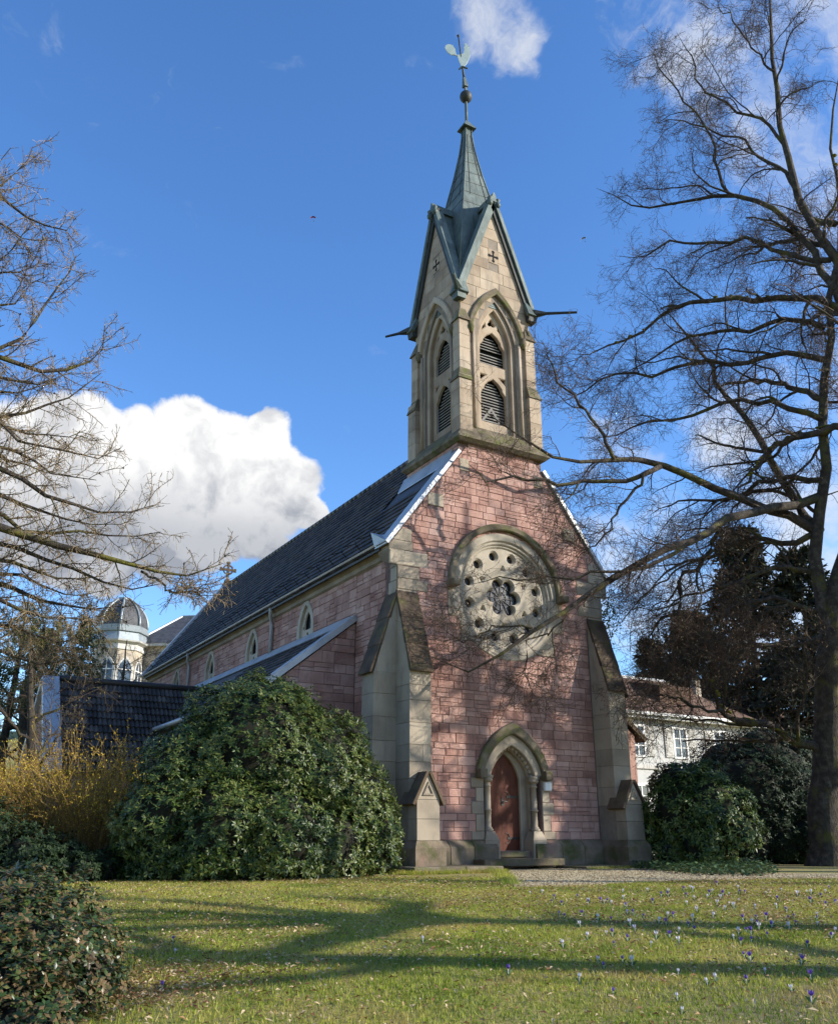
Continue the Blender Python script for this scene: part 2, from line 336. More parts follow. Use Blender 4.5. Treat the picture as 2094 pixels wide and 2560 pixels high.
# ------------------------------------------------------------------ stone and tile pieces
STONES = {}                                         # kind -> list of (parent, frame, polygon, proud, material)
def clip_poly(poly, planes):
    for a, b, c in planes:
        out = []
        for i, p in enumerate(poly):
            q = poly[(i + 1) % len(poly)]; dp = a * p[0] + b * p[1] - c; dq = a * q[0] + b * q[1] - c
            if dp <= 0: out.append(p)
            if (dp < 0 < dq) or (dq < 0 < dp):
                t = dp / (dp - dq); out.append((p[0] + (q[0] - p[0]) * t, p[1] + (q[1] - p[1]) * t))
        poly = out
        if len(poly) < 3: return []
    return poly
def area2(p): return abs(sum(p[i][0] * p[(i + 1) % len(p)][1] - p[(i + 1) % len(p)][0] * p[i][1] for i in range(len(p)))) / 2
def add_stone(kind, parent, F, poly, proud, mat): STONES.setdefault(kind, []).append((parent, F, poly, proud, mat))
def lay(kind, parent, F, u0, u1, v0, v1, mat, rows=(.2, .4), lens=(.35, .85), planes=(), holes=None, proud=.022, gap=.006, seed=1, split=.35, jitter=.008):
    rng = random.Random(seed); v = v0
    while v < v1 - .03:
        h = rng.uniform(*rows)
        if v1 - (v + h) < rows[0] * .6: h = v1 - v
        segs = [(u0, u1)]
        for a, b in (holes(v, v + h) if holes else ()):
            segs = [s for x, y in segs for s in (((x, min(y, a)), (max(x, b), y)))]
            segs = [(x, y) for x, y in segs if y - x > .04]
        for a, b in segs:
            x = a
            while x < b - .01:
                L_ = rng.uniform(*lens) * (1.15 if h > .3 else 1)
                if b - (x + L_) < lens[0] * .6: L_ = b - x
                pieces = [(x, x + L_, v, v + h)]
                if h > .22 and rng.random() < split:
                    m = v + h * rng.choice((.38, .5, .62)); xs = x + L_ * rng.uniform(.35, .65) if L_ > .6 and rng.random() < .5 else None
                    pieces = [(x, x + L_, v, m)] + ([(x, xs, m, v + h), (xs, x + L_, m, v + h)] if xs else [(x, x + L_, m, v + h)])
                for p in pieces:
                    g = gap
                    poly = [(p[0] + g, p[2] + g), (p[1] - g, p[2] + g), (p[1] - g, p[3] - g), (p[0] + g, p[3] - g)]
                    cp = clip_poly(poly, planes) if planes else poly
                    if len(cp) >= 3 and area2(cp) > .006:
                        add_stone(kind, parent, F, cp if len(cp) != 4 or cp != poly else poly, proud + rng.uniform(-jitter, jitter), mat)
                x += L_
        v += h
def stone_geo(poly, proud, inset=.012, depth=.03):
    n = len(poly); cx = sum(p[0] for p in poly) / n; cy = sum(p[1] for p in poly) / n
    def ins(p):
        dx, dy = p[0] - cx, p[1] - cy; l = math.hypot(dx, dy) or 1; k = max(0.0, 1 - inset * 1.4 / l); return (cx + dx * k, cy + dy * k)
    vs = [(x, y, -depth) for x, y in poly] + [(x, y, proud - .008) for x, y in poly] + [(*ins(p), proud) for p in poly]
    fs = [tuple(range(2 * n, 3 * n))]
    for a, b in ((0, n), (n, 2 * n)): fs += [(a + i, a + (i + 1) % n, b + (i + 1) % n, b + i) for i in range(n)]
    return vs, fs
UNIT = {}
def unit_block(mat):
    if mat.name not in UNIT:
        vs = [(0, 0, 0), (1, 0, 0), (1, 1, 0), (0, 1, 0), (0, 0, .8), (1, 0, .8), (1, 1, .8), (0, 1, .8), (.02, .045, 1), (.98, .045, 1), (.98, .955, 1), (.02, .955, 1)]
        fs = [(8, 9, 10, 11)] + [(a + i, a + (i + 1) % 4, b + (i + 1) % 4, b + i) for a, b in ((0, 4), (4, 8)) for i in range(4)]
        UNIT[mat.name] = mesh('block', vs, fs, mat)
    return UNIT[mat.name]
def emit_stones(kind, limit, rest_name, rest_parent):
    lst = STONES.pop(kind, [])
    def size(s):
        c = s[1] @ Vector((sum(p[0] for p in s[2]) / len(s[2]), sum(p[1] for p in s[2]) / len(s[2]), 0))
        x, y, w = to_px(c); n = (s[1].to_3x3() @ Vector((0, 0, 1))).dot((CAM - c).normalized())
        return area2(s[2]) * max(n, 0) / (w * w) if -50 < x < 2150 and -50 < y < 2610 and w > 0 else 0
    lst.sort(key=size, reverse=True); rest = {}
    for k, (par, F, poly, proud, mat) in enumerate(lst):
        if k < limit:
            rect = len(poly) == 4 and abs(poly[0][1] - poly[1][1]) < 1e-6 and abs(poly[0][0] - poly[3][0]) < 1e-6 and abs(poly[2][1] - poly[3][1]) < 1e-6 and abs(poly[1][0] - poly[2][0]) < 1e-6
            if rect:
                x0, y0 = poly[0]; x1, y1 = poly[2]
                part(kind, unit_block(mat), par, F @ Matrix.Translation((x0, y0, -.03)) @ Matrix.Diagonal((x1 - x0, y1 - y0, proud + .03, 1)))
            else:
                vs, fs = stone_geo(poly, proud); part(kind, mesh(kind, vs, fs, mat), par, F)
        else:
            vs, fs = stone_geo(poly, proud); mb = rest.setdefault(mat.name, (MB(), mat))[0]; mb.add([F @ Vector(v) for v in vs], fs)
    for mb, mat in rest.values():
        part(rest_name, mesh(rest_name, mb.v, mb.f, mat), rest_parent, None, kind='stuff')
    return len(lst)

# ------------------------------------------------------------------ the church
church = thing('church', 'pink sandstone church with pale buttresses, rose window and green copper spire', 'church', (0, 0, -.46))
NW, EAVE, LEN = 3.75, 8.16, 26.3                    # half width, eave height, nave length
SL = (11.46 - 8.16) / (4.06 - 1.61)                 # gable slope
APEX = 8.16 + 4.06 * SL
def gz(x): return APEX - abs(x) * SL
RC = 7.13                                           # centre height of the rose window

# facade wall with the openings of the portal and the rose
out = [(NW, -.6), (NW, 7.55), (4.0, 8.0), (4.0, gz(4.0) - .06), (1.6, gz(1.6) - .06), (-1.6, gz(1.6) - .06), (-4.0, gz(4.0) - .06), (-4.0, 8.0), (-NW, 7.55), (-NW, -.6)]
facade = part('facade_wall', plate('facade_wall', [out, closed_arch(.98, 0, 1.95, 3.02), circle(0, RC, 1.76, 40)], .55, M['mortar']), church, FRONT)
def f_holes(a, b):
    hs = []
    if a < 3.0:
        w = max(arch_half(1.06, 2.0, 3.1, max(a, -1)), 0); hs.append((-w, w)) if w > 0 else None
    lo, hi = a - RC, b - RC
    m = 0 if lo < 0 < hi else min(abs(lo), abs(hi))
    if m < 1.8:
        w = math.sqrt(1.8 ** 2 - m * m); hs.append((-w, w))
    return hs
rngq = random.Random(5)
quoins = []                                          # pale corner, jamb and surround blocks laid before the pink stones
for z0, z1, w in ((6.45, 6.86, .62), (6.86, 7.18, 1.0), (7.18, 7.54, .72)):
    quoins += [(-NW, -NW + w, z0, z1), (NW - w, NW, z0, z1)]
for z0, z1, w in ((7.56, 8.0, 1.25), (8.0, 8.28, .75), (8.28, 8.66, .72)):
    quoins += [(-4.0, -4.0 + w, z0, z1), (4.0 - w, 4.0, z0, z1)]
for z0, z1, w in ((.28, .5, 1.42), (.5, .93, 1.27), (.93, 1.26, 1.4), (1.26, 1.62, 1.26), (1.62, 1.88, 1.42)):
    quoins += [(-w, -1.0, z0, z1), (1.0, w, z0, z1)]
quoins += [(-2.08, -1.3, 6.3, 7.18), (-1.66, -.55, 5.62, 6.3), (-.55, .62, 5.2, 5.72), (1.3, 2.1, 6.2, 7.18), (.62, 1.75, 5.45, 6.2)]
quoins += [(-2.75, -2.2, 9.55, 9.95), (-1.6, -1.25, 10.9, 11.3), (1.25, 1.6, 10.9, 11.3), (2.3, 2.8, 9.3, 9.7)]
def q_holes(a, b):
    hs = f_holes(a, b)
    for x0, x1, z0, z1 in quoins:
        if min(b, z1) - max(a, z0) > .07: hs.append((x0, x1))
    return hs
def cut_circle(p, cz, r_):
    x0, z0 = p[0]; x1, z1 = p[2]; q = []
    for i in range(4):
        a, c = p[i], p[(i + 1) % 4]; q += [(a[0] + (c[0] - a[0]) * t / 24, a[1] + (c[1] - a[1]) * t / 24) for t in range(24)]
    keep = [math.hypot(x, z - cz) > r_ for x, z in q]
    if all(keep): return p
    n = len(q); st = [i for i in range(n) if keep[i] and not keep[i - 1]][0]
    o = []
    for i in range(n):
        j = (st + i) % n
        if keep[j]: o.append(q[j])
        else: break
    a0 = math.atan2(o[-1][1] - cz, o[-1][0]); a1 = math.atan2(o[0][1] - cz, o[0][0]); da = (a1 - a0 + math.pi) % (2 * math.pi) - math.pi
    return o + [(r_ * math.cos(a0 + da * t / 8), cz + r_ * math.sin(a0 + da * t / 8)) for t in range(1, 8)]
gplanes = [(SL, 1, APEX - .1), (-SL, 1, APEX - .1)]
for x0, x1, z0, z1 in quoins:
    p = clip_poly([(x0 + .005, z0 + .005), (x1 - .005, z0 + .005), (x1 - .005, z1 - .005), (x0 + .005, z1 - .005)], gplanes)
    if len(p) == 4 and z0 > 5 and z1 < 7.2 and abs(x0 + x1) < 4.2: p = cut_circle(p, RC, 1.8)
    if len(p) >= 3: add_stone('quoin_block', facade, FRONT, p, .034 + rngq.uniform(-.003, .003), M['ashlar'])
lay('wall_stone', facade, FRONT, -3.06, 3.06, .28, 6.45, M['pink'], rows=(.15, .28), lens=(.26, .62), holes=q_holes, seed=11)
lay('wall_stone', facade, FRONT, -NW, NW, 6.45, 12.0, M['pink'], rows=(.15, .28), lens=(.26, .62), planes=gplanes, holes=q_holes, seed=12)

# left nave wall and its lancet windows
SIDE = frame((-NW, 0, 0), (0, -1, 0), (0, 0, 1))     # local x = -Y, outward -X
WINS = (6.2, 11.2, 16.2, 21.2)
wl = [[(-.45, -.6), (-.45, 8.05), (-LEN, 8.05), (-LEN, -.6)]] + [closed_arch(.52, 6.5, 7.05, 7.75, -y) for y in WINS]
nave_l = part('nave_wall', plate('nave_wall', wl, .5, M['mortar']), church, SIDE)
nave_r = part('nave_wall', MB().box(NW - .5, NW, .5, LEN, -.6, 8.05).mesh('nave_wall', M['pink']), church)
def s_holes(a, b):
    hs = []
    for y in WINS:
        if b > 6.36 and a < 7.95:
            w = max(arch_half(.62, 7.0, 7.9, max(a, 6.3)), .0) if a > 6.36 else .66
            if w > .05: hs.append((-y - w, -y + w))
    return hs
lay('wall_stone', nave_l, SIDE, -LEN, -2.45, 6.3, 8.0, M['pink'], rows=(.16, .32), lens=(.3, .7), holes=s_holes, seed=21)
lay('wall_stone', nave_l, SIDE, -2.44, -.62, 0, 8.0, M['pink'], rows=(.16, .32), lens=(.3, .6), seed=22)
for z0, z1, w in ((6.75, 7.1, .42), (7.1, 7.5, .3), (7.5, 7.95, .34)):
    add_stone('quoin_block', nave_l, SIDE, [(-w - .0, z0 + .005), (-.004, z0 + .005), (-.004, z1 - .005), (-w, z1 - .005)], .034, M['ashlar'])
for y in WINS:
    w = part('lancet_window', plate('window_surround', [closed_arch(.66, 6.36, 7.0, 7.95, 0), closed_arch(.50, 6.6, 7.0, 7.74, 0)], .12, M['pale_stone'], .015), church, SIDE @ Matrix.Translation((-y, 0, .045)))
    tl = [closed_arch(.55, 6.5, 7.02, 7.8, 0), closed_arch(.27, 6.88, 7.1, 7.5, 0, 6), circle(0, 6.72, .085, 10), circle(-.34, 6.98, .07, 10), circle(.34, 6.98, .07, 10), circle(-.3, 7.3, .05, 8), circle(.3, 7.3, .05, 8)]
    part('tracery', plate('tracery', tl, .07, M['pale_stone'], .01), w, SIDE @ Matrix.Translation((-y, 0, -.06)))
    part('pane', plate('pane', [closed_arch(.52, 6.5, 7.02, 7.78, 0)], .02, M['glass']), w, SIDE @ Matrix.Translation((-y, 0, -.17)))
    sill = MB().add([(-.68, 6.28, .07), (.68, 6.28, .07), (.68, 6.36, .02), (-.68, 6.36, .02), (-.68, 6.28, -.1), (.68, 6.28, -.1), (.68, 6.36, -.1), (-.68, 6.36, -.1)], [(0, 1, 2, 3), (7, 6, 5, 4), (0, 4, 5, 1), (3, 2, 6, 7), (0, 3, 7, 4), (1, 5, 6, 2)])
    part('sill', sill.mesh('sill', M['ashlar']), w, SIDE @ Matrix.Translation((-y, 0, .0)))

# rear gable, cornice, gutter and pipes
part('rear_wall', MB().prism([(-NW, -.6), (NW, -.6), (NW, 8.05), (0, APEX - .35), (-NW, 8.05)], LEN - .5, LEN + .1, 'y').mesh('rear_wall', M['pink']), church)
for s in (-1, 1):
    prof = [(s * NW, 7.8), (s * (NW + .1), 7.86), (s * (NW + .1), 7.98), (s * (NW + .22), 8.06), (s * (NW + .22), 8.2), (s * NW, 8.2)]
    part('cornice', MB().prism(prof, .62, LEN, 'y').mesh('cornice', M['ashlar']), church)
    gp = [(s * (NW + .30 + .11 * math.cos(a)), 8.24 + .11 * math.sin(a)) for a in [math.pi + math.pi * k / 8 for k in range(9)]]
    gp += [(s * (NW + .30 + .095 * math.cos(a)), 8.245 + .095 * math.sin(a)) for a in [2 * math.pi - math.pi * k / 8 for k in range(9)]]
    part('gutter', MB().prism(gp, .28, LEN + .1, 'y').mesh('gutter', M['gutter'], True), church)
for y in (8.75, 18.7):
    part('downpipe', MB().tube([(-4.05, y, 8.16), (-4.05, y, 8.02), (-4.0, y + .12, 7.84), (-3.88, y + .3, 7.68), (-3.86, y + .32, 7.55), (-3.86, y + .32, 6.3)], .065, 10).mesh('downpipe', M['pipe'], True), church)

# nave roof: boarding, tiles, copings
def roof_pt(s, v, y): return Vector((s * v * 1, y, gz(v)))
ROOFN = Vector((-SL, 0, 1)).normalized()
for s in (-1, 1):
    poly = [(s * 4.08, gz(4.08) - .1), (s * 4.08, gz(4.08) + .0), (0, APEX - .0), (0, APEX - .14)]
    rf = part('nave_roof', MB().prism(poly, .45, LEN, 'y').mesh('nave_roof', M['tile']), church)
    if s < 0: roof_l = rf
TILES = []
def tile_mesh(name, wdt, length, amp, mat, waves=2):
    n = 4 * waves; vs = []; fs = []
    for j, (y, z) in enumerate(((0, .022), (length, -.03))):       # lower edge proud of the tile below
        for i in range(n + 1):
            vs.append((wdt * i / n, y, z + .045 + amp * (.5 - .5 * math.cos(6.28318 * waves * i / n))))
    for i in range(n): fs.append((i, i + 1, n + 2 + i, n + 1 + i))
    b = len(vs)
    for i in range(n + 1): vs.append((wdt * i / n, 0, .01))
    for i in range(n): fs.append((b + i, b + i + 1, i + 1, i))
    return mesh(name, vs, fs, mat)
tile_n = tile_mesh('roof_tile', .30, .37, .022, M['tile'], 2)
ulen = math.hypot(4.1, 4.1 * SL)
RF = frame((-4.1, 0, gz(4.1)), (0, -1, 0), (4.1, 0, 4.1 * SL))   # x = -Y along the eave, y up the slope, outward
rngt = random.Random(3)
for r_ in range(int(ulen / .33)):
    n_t = int((LEN - .45) / .30)
    for c in range(n_t):
        y = .55 + c * .30
        if y < 3.4 and r_ * .33 > ulen - 3.3 * ulen / 4.1 + 1.35: continue       # under the tower base
        TILES.append((roof_l, tile_n, RF @ Matrix.Translation((-y - .30, r_ * .33 + rngt.uniform(-.006, .006), rngt.uniform(0, .006)))))
def slope_strip(x0, x1, y0, y1, th, lift=0.0):                     # strip following the left roof slope between x0 and x1 (negative numbers)
    a = MB(); n = Vector((-SL if x0 < 0 else SL, 0, 1)).normalized()
    P = [Vector((x, y, gz(x))) + n * lift for x, y in ((x0, y0), (x1, y0), (x1, y1), (x0, y1))]
    return a.hull8(P, [p + n * th for p in P])
for s in (-1, 1):
    part('gable_coping', slope_strip(s * 4.1, s * 1.58, -.1, .5, .13, -.02).mesh('gable_coping', M['zinc'], bevel=.01), church)
    part('gable_coping', slope_strip(s * 4.1, s * .02, LEN - .25, LEN + .18, .2, -.02).mesh('gable_coping', M['zinc'], bevel=.01), church)
    k = MB().hull8([(s * 3.76, -.03, 7.55), (s * 3.70, .62, 7.55), (s * 3.6, .62, 7.55), (s * 3.6, -.03, 7.55)], [(s * 4.02, -.03, 7.98), (s * 4.02, .62, 7.98), (s * 3.6, .62, 7.98), (s * 3.6, -.03, 7.98)])
    k.box(s * 3.6, s * 4.02, -.03, .62, 7.98, 8.2)
    part('kneeler', k.mesh('kneeler', M['ashlar']), church)
    part('kneeler_cap', MB().hull8([(s * 4.14, -.1, 8.1), (s * 4.14, .6, 8.1), (s * 3.9, .6, 8.3), (s * 3.9, -.1, 8.3)], [(s * 4.16, .0, 8.22), (s * 4.22, .72, 8.62), (s * 3.86, .72, 8.62), (s * 3.86, .0, 8.5)]).mesh('kneeler_cap', M['zinc']), church)
for k in range(58):
    y = 3.6 + k * .4
    if y > LEN - .3: break
    part('ridge_tile', MB().tube([(0, y, APEX + .0), (0, y + .41, APEX + .012)], [.13, .115], 8).mesh('ridge_tile', M['tile'], True) if k == 0 else rt_me, church, Matrix.Translation((0, k * .4, 0)) if k else None)
    if k == 0: rt_me = bpy.data.objects['ridge_tile'].data
sg = mesh('snow_guard', [], [], M['pipe']); sgm = MB().tube([(0, 0, .05), (0, .02, .30), (0, .14, .36), (0, .62, .09)], .014, 5).mesh('snow_guard', M['iron'])
for k in range(27):
    part('snow_guard', sgm, church, RF @ Matrix.Translation((-1.1 - k * .93, .45, .02)))
# stone cross on the far gable
cr = part('gable_cross', MB().hull8([(-.3, LEN - .2, APEX - .15), (.3, LEN - .2, APEX - .15), (.3, LEN + .2, APEX - .15), (-.3, LEN + .2, APEX - .15)], [(-.12, LEN - .12, APEX + .35), (.12, LEN - .12, APEX + .35), (.12, LEN + .12, APEX + .35), (-.12, LEN + .12, APEX + .35)]).mesh('gable_cross', M['weathered']), church)
m = MB(); cz = APEX + .95
m.box(-.06, .06, LEN - .06, LEN + .06, APEX + .3, cz + .45).box(-.45, .45, LEN - .055, LEN + .055, cz - .06, cz + .06)
for a in (0, 1): m.box(-.1, .1, LEN - .065, LEN + .065, cz + .36 - .0, cz + .46) if a else m.box(-.47, -.37, LEN - .065, LEN + .065, cz - .1, cz + .1).box(.37, .47, LEN - .065, LEN + .065, cz - .1, cz + .1)
ring = [(.27 * math.cos(a * 6.28318 / 20), LEN, cz + .27 * math.sin(a * 6.28318 / 20)) for a in range(21)]
m.tube(ring, .045, 6); part('cross_arms', m.mesh('cross_arms', M['weathered']), cr)

# aisles on both sides
AY, AX, AZ = 2.45, 7.25, 3.72
ASL = (6.5 - AZ) / (AX - NW)
for s in (-1, 1):
    aw = part('aisle_wall', MB().prism([(s * 3.6, -.6), (s * 7.1, -.6), (s * 7.1, AZ - .06), (s * 3.6, 6.44)], AY, 22.5, 'y').mesh('aisle_wall', M['mortar'] if s < 0 else M['pink']), church)
    AF = frame((0, AY, 0), (1, 0, 0), (0, 0, 1))
    if s < 0:
        lay('wall_stone', aw, AF, -7.1, -NW - .03, 0, 6.5, M['pink'], rows=(.2, .36), lens=(.32, .8), planes=[(-ASL, 1, 6.38 + ASL * NW)], seed=31)
    n = Vector((s * ASL, 0, 1)).normalized()
    def AP(x, y, l=0.0): return Vector((s * x, y, 6.5 - (x - NW) * ASL)) + n * l
    ar = part('aisle_roof', MB().hull8([AP(NW, AY + .2, -.1), AP(AX + .15, AY + .2, -.1), AP(AX + .15, 22.5, -.1), AP(NW, 22.5, -.1)], [AP(NW, AY + .2, .0), AP(AX + .15, AY + .2, .0), AP(AX + .15, 22.5, .0), AP(NW, 22.5, .0)]).mesh('aisle_roof', M['tile']), church)
    part('aisle_coping', MB().hull8([AP(NW - .0, AY - .1, -.06), AP(AX + .3, AY - .1, -.06), AP(AX + .3, AY + .36, -.06), AP(NW, AY + .36, -.06)], [AP(NW, AY - .1, .12), AP(AX + .3, AY - .1, .12), AP(AX + .3, AY + .36, .12), AP(NW, AY + .36, .12)]).mesh('aisle_coping', M['zinc'] if s < 0 else M['weathered'], bevel=.01), church)
    part('flashing', MB().hull8([AP(NW - .02, AY + .3, .03), AP(NW + .3, AY + .3, .03), AP(NW + .3, 22.5, .03), AP(NW - .02, 22.5, .03)], [AP(NW - .02, AY + .3, .14), AP(NW + .3, AY + .3, .055), AP(NW + .3, 22.5, .055), AP(NW - .02, 22.5, .14)]).mesh('flashing', M['zinc']), church)
    part('aisle_gutter', MB().tube([(s * (AX + .22), AY - .05, AZ + .03), (s * (AX + .22), 22.4, AZ + .03)], .085, 8).mesh('aisle_gutter', M['zinc'], True), church)
    if s < 0:
        AF2 = frame(AP(AX + .17, 0, .0), (0, -1, 0), AP(NW, 0) - AP(AX + .17, 0))
        for r_ in range(int(math.hypot(AX - NW + .17, 6.5 - AZ) / .33)):
            for c in range(int(7.0 / .30)):
                TILES.append((ar, tile_n, AF2 @ Matrix.Translation((-AY - .62 - c * .30, r_ * .33, 0))))

# side porch running out from the left aisle, its gable to the left
PY, PZ, PX0, PX1, PS = 11.5, 5.38, -10.9, -4.6, 1.12     # ridge line Y, ridge height, ends, roof slope
pw = part('porch_wall', MB().prism([(PY - 2.5, -.6), (PY + 2.5, -.6), (PY + 2.5, PZ - 2.5 * PS - .02), (PY, PZ - .06), (PY - 2.5, PZ - 2.5 * PS - .02)], PX0 + .05, -7.0, 'x').mesh('porch_wall', M['pink']), church)
for s in (-1, 1):
    n = Vector((0, s * PS, 1)).normalized()
    def PP(x, d, l=0.0): return Vector((x, PY + s * d, PZ - d * PS)) + n * l
    pr = part('porch_roof', MB().hull8([PP(PX0 + .3, 0, -.08), PP(PX1, 0, -.08), PP(PX1 - 1.6, 2.8, -.08), PP(PX0 + .3, 2.8, -.08)], [PP(PX0 + .3, 0), PP(PX1, 0), PP(PX1 - 1.6, 2.8), PP(PX0 + .3, 2.8)]).mesh('porch_roof', M['tile']), church)
    part('porch_coping', MB().hull8([PP(PX0 - .12, -.05 * 0, -.04), PP(PX0 + .42, 0, -.04), PP(PX0 + .42, 2.95, -.04), PP(PX0 - .12, 2.95, -.04)], [PP(PX0 - .12, 0, .17), PP(PX0 + .42, 0, .17), PP(PX0 + .42, 2.95, .17), PP(PX0 - .12, 2.95, .17)]).mesh('porch_coping', M['zinc'], bevel=.015), church)
    if s < 0:
        PF = frame(PP(PX0 + .42, 2.8), (1, 0, 0), PP(0, 0) - PP(0, 2.8))
        tile_p = tile_mesh('roof_tile', .30, .38, .06, M['tile'], 2)
        for r_ in range(int(2.8 * math.hypot(1, PS) / .335)):
            for c in range(18):
                if PX0 + .42 + (c + 1) * .30 < PX1 - .0: TILES.append((pr, tile_p, PF @ Matrix.Translation((c * .30 + rngt.uniform(-.005, .005), r_ * .335, rngt.uniform(0, .008)))))
part('porch_ridge', MB().tube([(PX0 + .4, PY, PZ + .05), (PX1 + .2, PY, PZ + .05)], .12, 8).mesh('porch_ridge', M['tile'], True), church)

def emit_tiles(limit):
    cnt = []
    for t in TILES:
        x, y, w = to_px(t[2].translation); n = (t[2].to_3x3() @ Vector((0, 0, 1))).dot((CAM - t[2].translation).normalized())
        cnt.append((max(n, 0) / (w * w) if 0 < x < 2094 else 0))
    order = sorted(range(len(TILES)), key=lambda i: -cnt[i]); rest = {}
    for k, i in enumerate(order):
        par, me, m_ = TILES[i]
        if k < limit: part('roof_tile', me, par, m_)
        else: rest.setdefault(par.name, (par, MB()))[1].add([m_ @ v.co for v in me.vertices], [tuple(p.vertices) for p in me.polygons])
    for par, mb in rest.values(): part('tiling', mesh('tiling', mb.v, mb.f, M['tile']), par, None, kind='stuff')

# ------------------------------------------------------------------ buttresses
def buttress(cx0, cx1, side):                       # front-projecting pair: x range; built of courses
    core = MB().box(cx0 + .02, cx1 - .02, -.72, .1, -.4, 4.5).add([], [])
    b = part('buttress', core.mesh('buttress', M['ashlar_mortar']), church)
    rr = random.Random(int(cx0 * 100)); z = 1.2
    while z < 4.5:
        h = min(rr.uniform(.38, .62), 4.52 - z); h = 4.52 - z if 4.52 - (z + h) < .25 else h
        if rr.random() < .4:
            mx = cx0 + (cx1 - cx0) * rr.choice((.4, .6)); cuts = ((cx0, mx - .003), (mx + .003, cx1))
        else: cuts = ((cx0, cx1),)
        for a, c in cuts: part('ashlar_block', MB().box(a, c, -.75 + rr.uniform(-.004, .004), .05, z + .003, z + h - .003).mesh('ashlar_block', M['ashlar'], bevel=.008), b)
        z += h
    # weathering: three overlapping sloped stones from the wall down to the drip
    zt, zb, yt, yb = 6.82, 4.5, 0.0, -.80
    cheek = MB().prism([(.1, 4.5), (-.74, 4.5), (-.01, 6.74), (.1, 6.74)], cx0 + .012, cx1 - .012, 'x'); part('cheek', cheek.mesh('cheek', M['ashlar']), b)
    for k in range(3):
        f0, f1 = k / 3, (k + 1) / 3
        za, zc = zt + (zb - zt) * f0, zt + (zb - zt) * f1; ya, yc = yt + (yb - yt) * f0, yt + (yb - yt) * f1
        p = [(ya + .02, za), (ya - .03, za), (yc - .055, zc), (yc - .055, zc - .045), (yc + .05, zc - .03)]
        part('weathering_stone', MB().prism(p, cx0 - .02, cx1 + .02, 'x').mesh('weathering_stone', M['weathered'], bevel=.008), b)
    # lower stage with its little gabled cap facing forward
    y0, y1 = -1.13, -.70; z = .27
    for h in (.5, .46):
        part('ashlar_block', MB().box(cx0, cx1, y0 + rr.uniform(-.004, .004), y1, z + .003, z + h - .003).mesh('ashlar_block', M['ashlar'], bevel=.008), b); z += h
    xm = (cx0 + cx1) / 2
    part('gablet', MB().prism([(cx0, 1.236), (cx1, 1.236), (xm, 1.86)], y0 + .0, y1 + .25, 'y').mesh('gablet', M['ashlar']), b)
    for s in (-1, 1):
        e = (cx1 - cx0) / 2; dz = 1.86 - 1.236; n = Vector((s * dz, 0, e)).normalized()
        A = Vector((xm, 0, 1.87)); Bp = Vector((xm + s * (e + .08), 0, 1.236 - .08 * dz / e)); q = []
        for y in (y0 - .06, y1 + .2): q += [A + Vector((0, y, 0)), Bp + Vector((0, y, 0))]
        q = [q[0], q[1], q[3], q[2]]
        part('gablet_coping', MB().hull8(q, [p + n * .085 for p in q]).mesh('gablet_coping', M['weathered'], bevel=.008), b)
    tri = plate('sunk_panel', [[(-.17, 1.33), (.17, 1.33), (0, 1.66)], [(-.11, 1.37), (.11, 1.37), (0, 1.58)]], .05, M['ashlar'])
    part('sunk_panel', tri, b, FRONT @ Matrix.Translation((xm, 0, -y0 + .03)))
    return b
bl = buttress(-3.76, -3.10, -1); br = buttress(3.10, 3.76, 1)
bl['label'] = 'front corner buttress beside the big rhododendron'; br['label'] = 'front corner buttress on the shaded side by the tree'
for s in (-1, 1):                                    # side-projecting buttresses
    xo = s * 4.45; y0, y1 = -.04, .62
    b = part('side_buttress', MB().box(min(s * 3.6, xo - s * .02), max(s * 3.6, xo - s * .02), y0 + .02, y1 - .02, -.5, 4.5).mesh('side_buttress', M['ashlar_mortar']), church)
    rr = random.Random(77 + s); z = .27
    while z < 4.5:
        h = min(rr.uniform(.4, .65), 4.52 - z); h = 4.52 - z if 4.52 - (z + h) < .25 else h
        part('ashlar_block', MB().box(min(s * 3.72, xo), max(s * 3.72, xo), y0 + rr.uniform(-.003, .003), y1, z + .003, z + h - .003).mesh('ashlar_block', M['ashlar'], bevel=.008), b); z += h
    part('cheek', MB().prism([(s * 3.7, 4.5), (s * 4.43, 4.5), (s * 3.76, 6.72), (s * 3.7, 6.72)], y0 + .015, y1 - .012, 'y').mesh('cheek', M['ashlar']), b)
    for k in range(3):
        f0, f1 = k / 3, (k + 1) / 3; zt, zb, xt, xb = 6.8, 4.5, 3.73, 4.52
        za, zc = zt + (zb - zt) * f0, zt + (zb - zt) * f1; xa, xc = xt + (xb - xt) * f0, xt + (xb - xt) * f1
        p = [(s * (xa - .02), za), (s * (xa + .03), za), (s * (xc + .055), zc), (s * (xc + .055), zc - .045), (s * (xc - .05), zc - .03)]
        part('weathering_stone', MB().prism(p, y0 - .02, y1 + .02, 'y').mesh('weathering_stone', M['weathered'], bevel=.008), b)

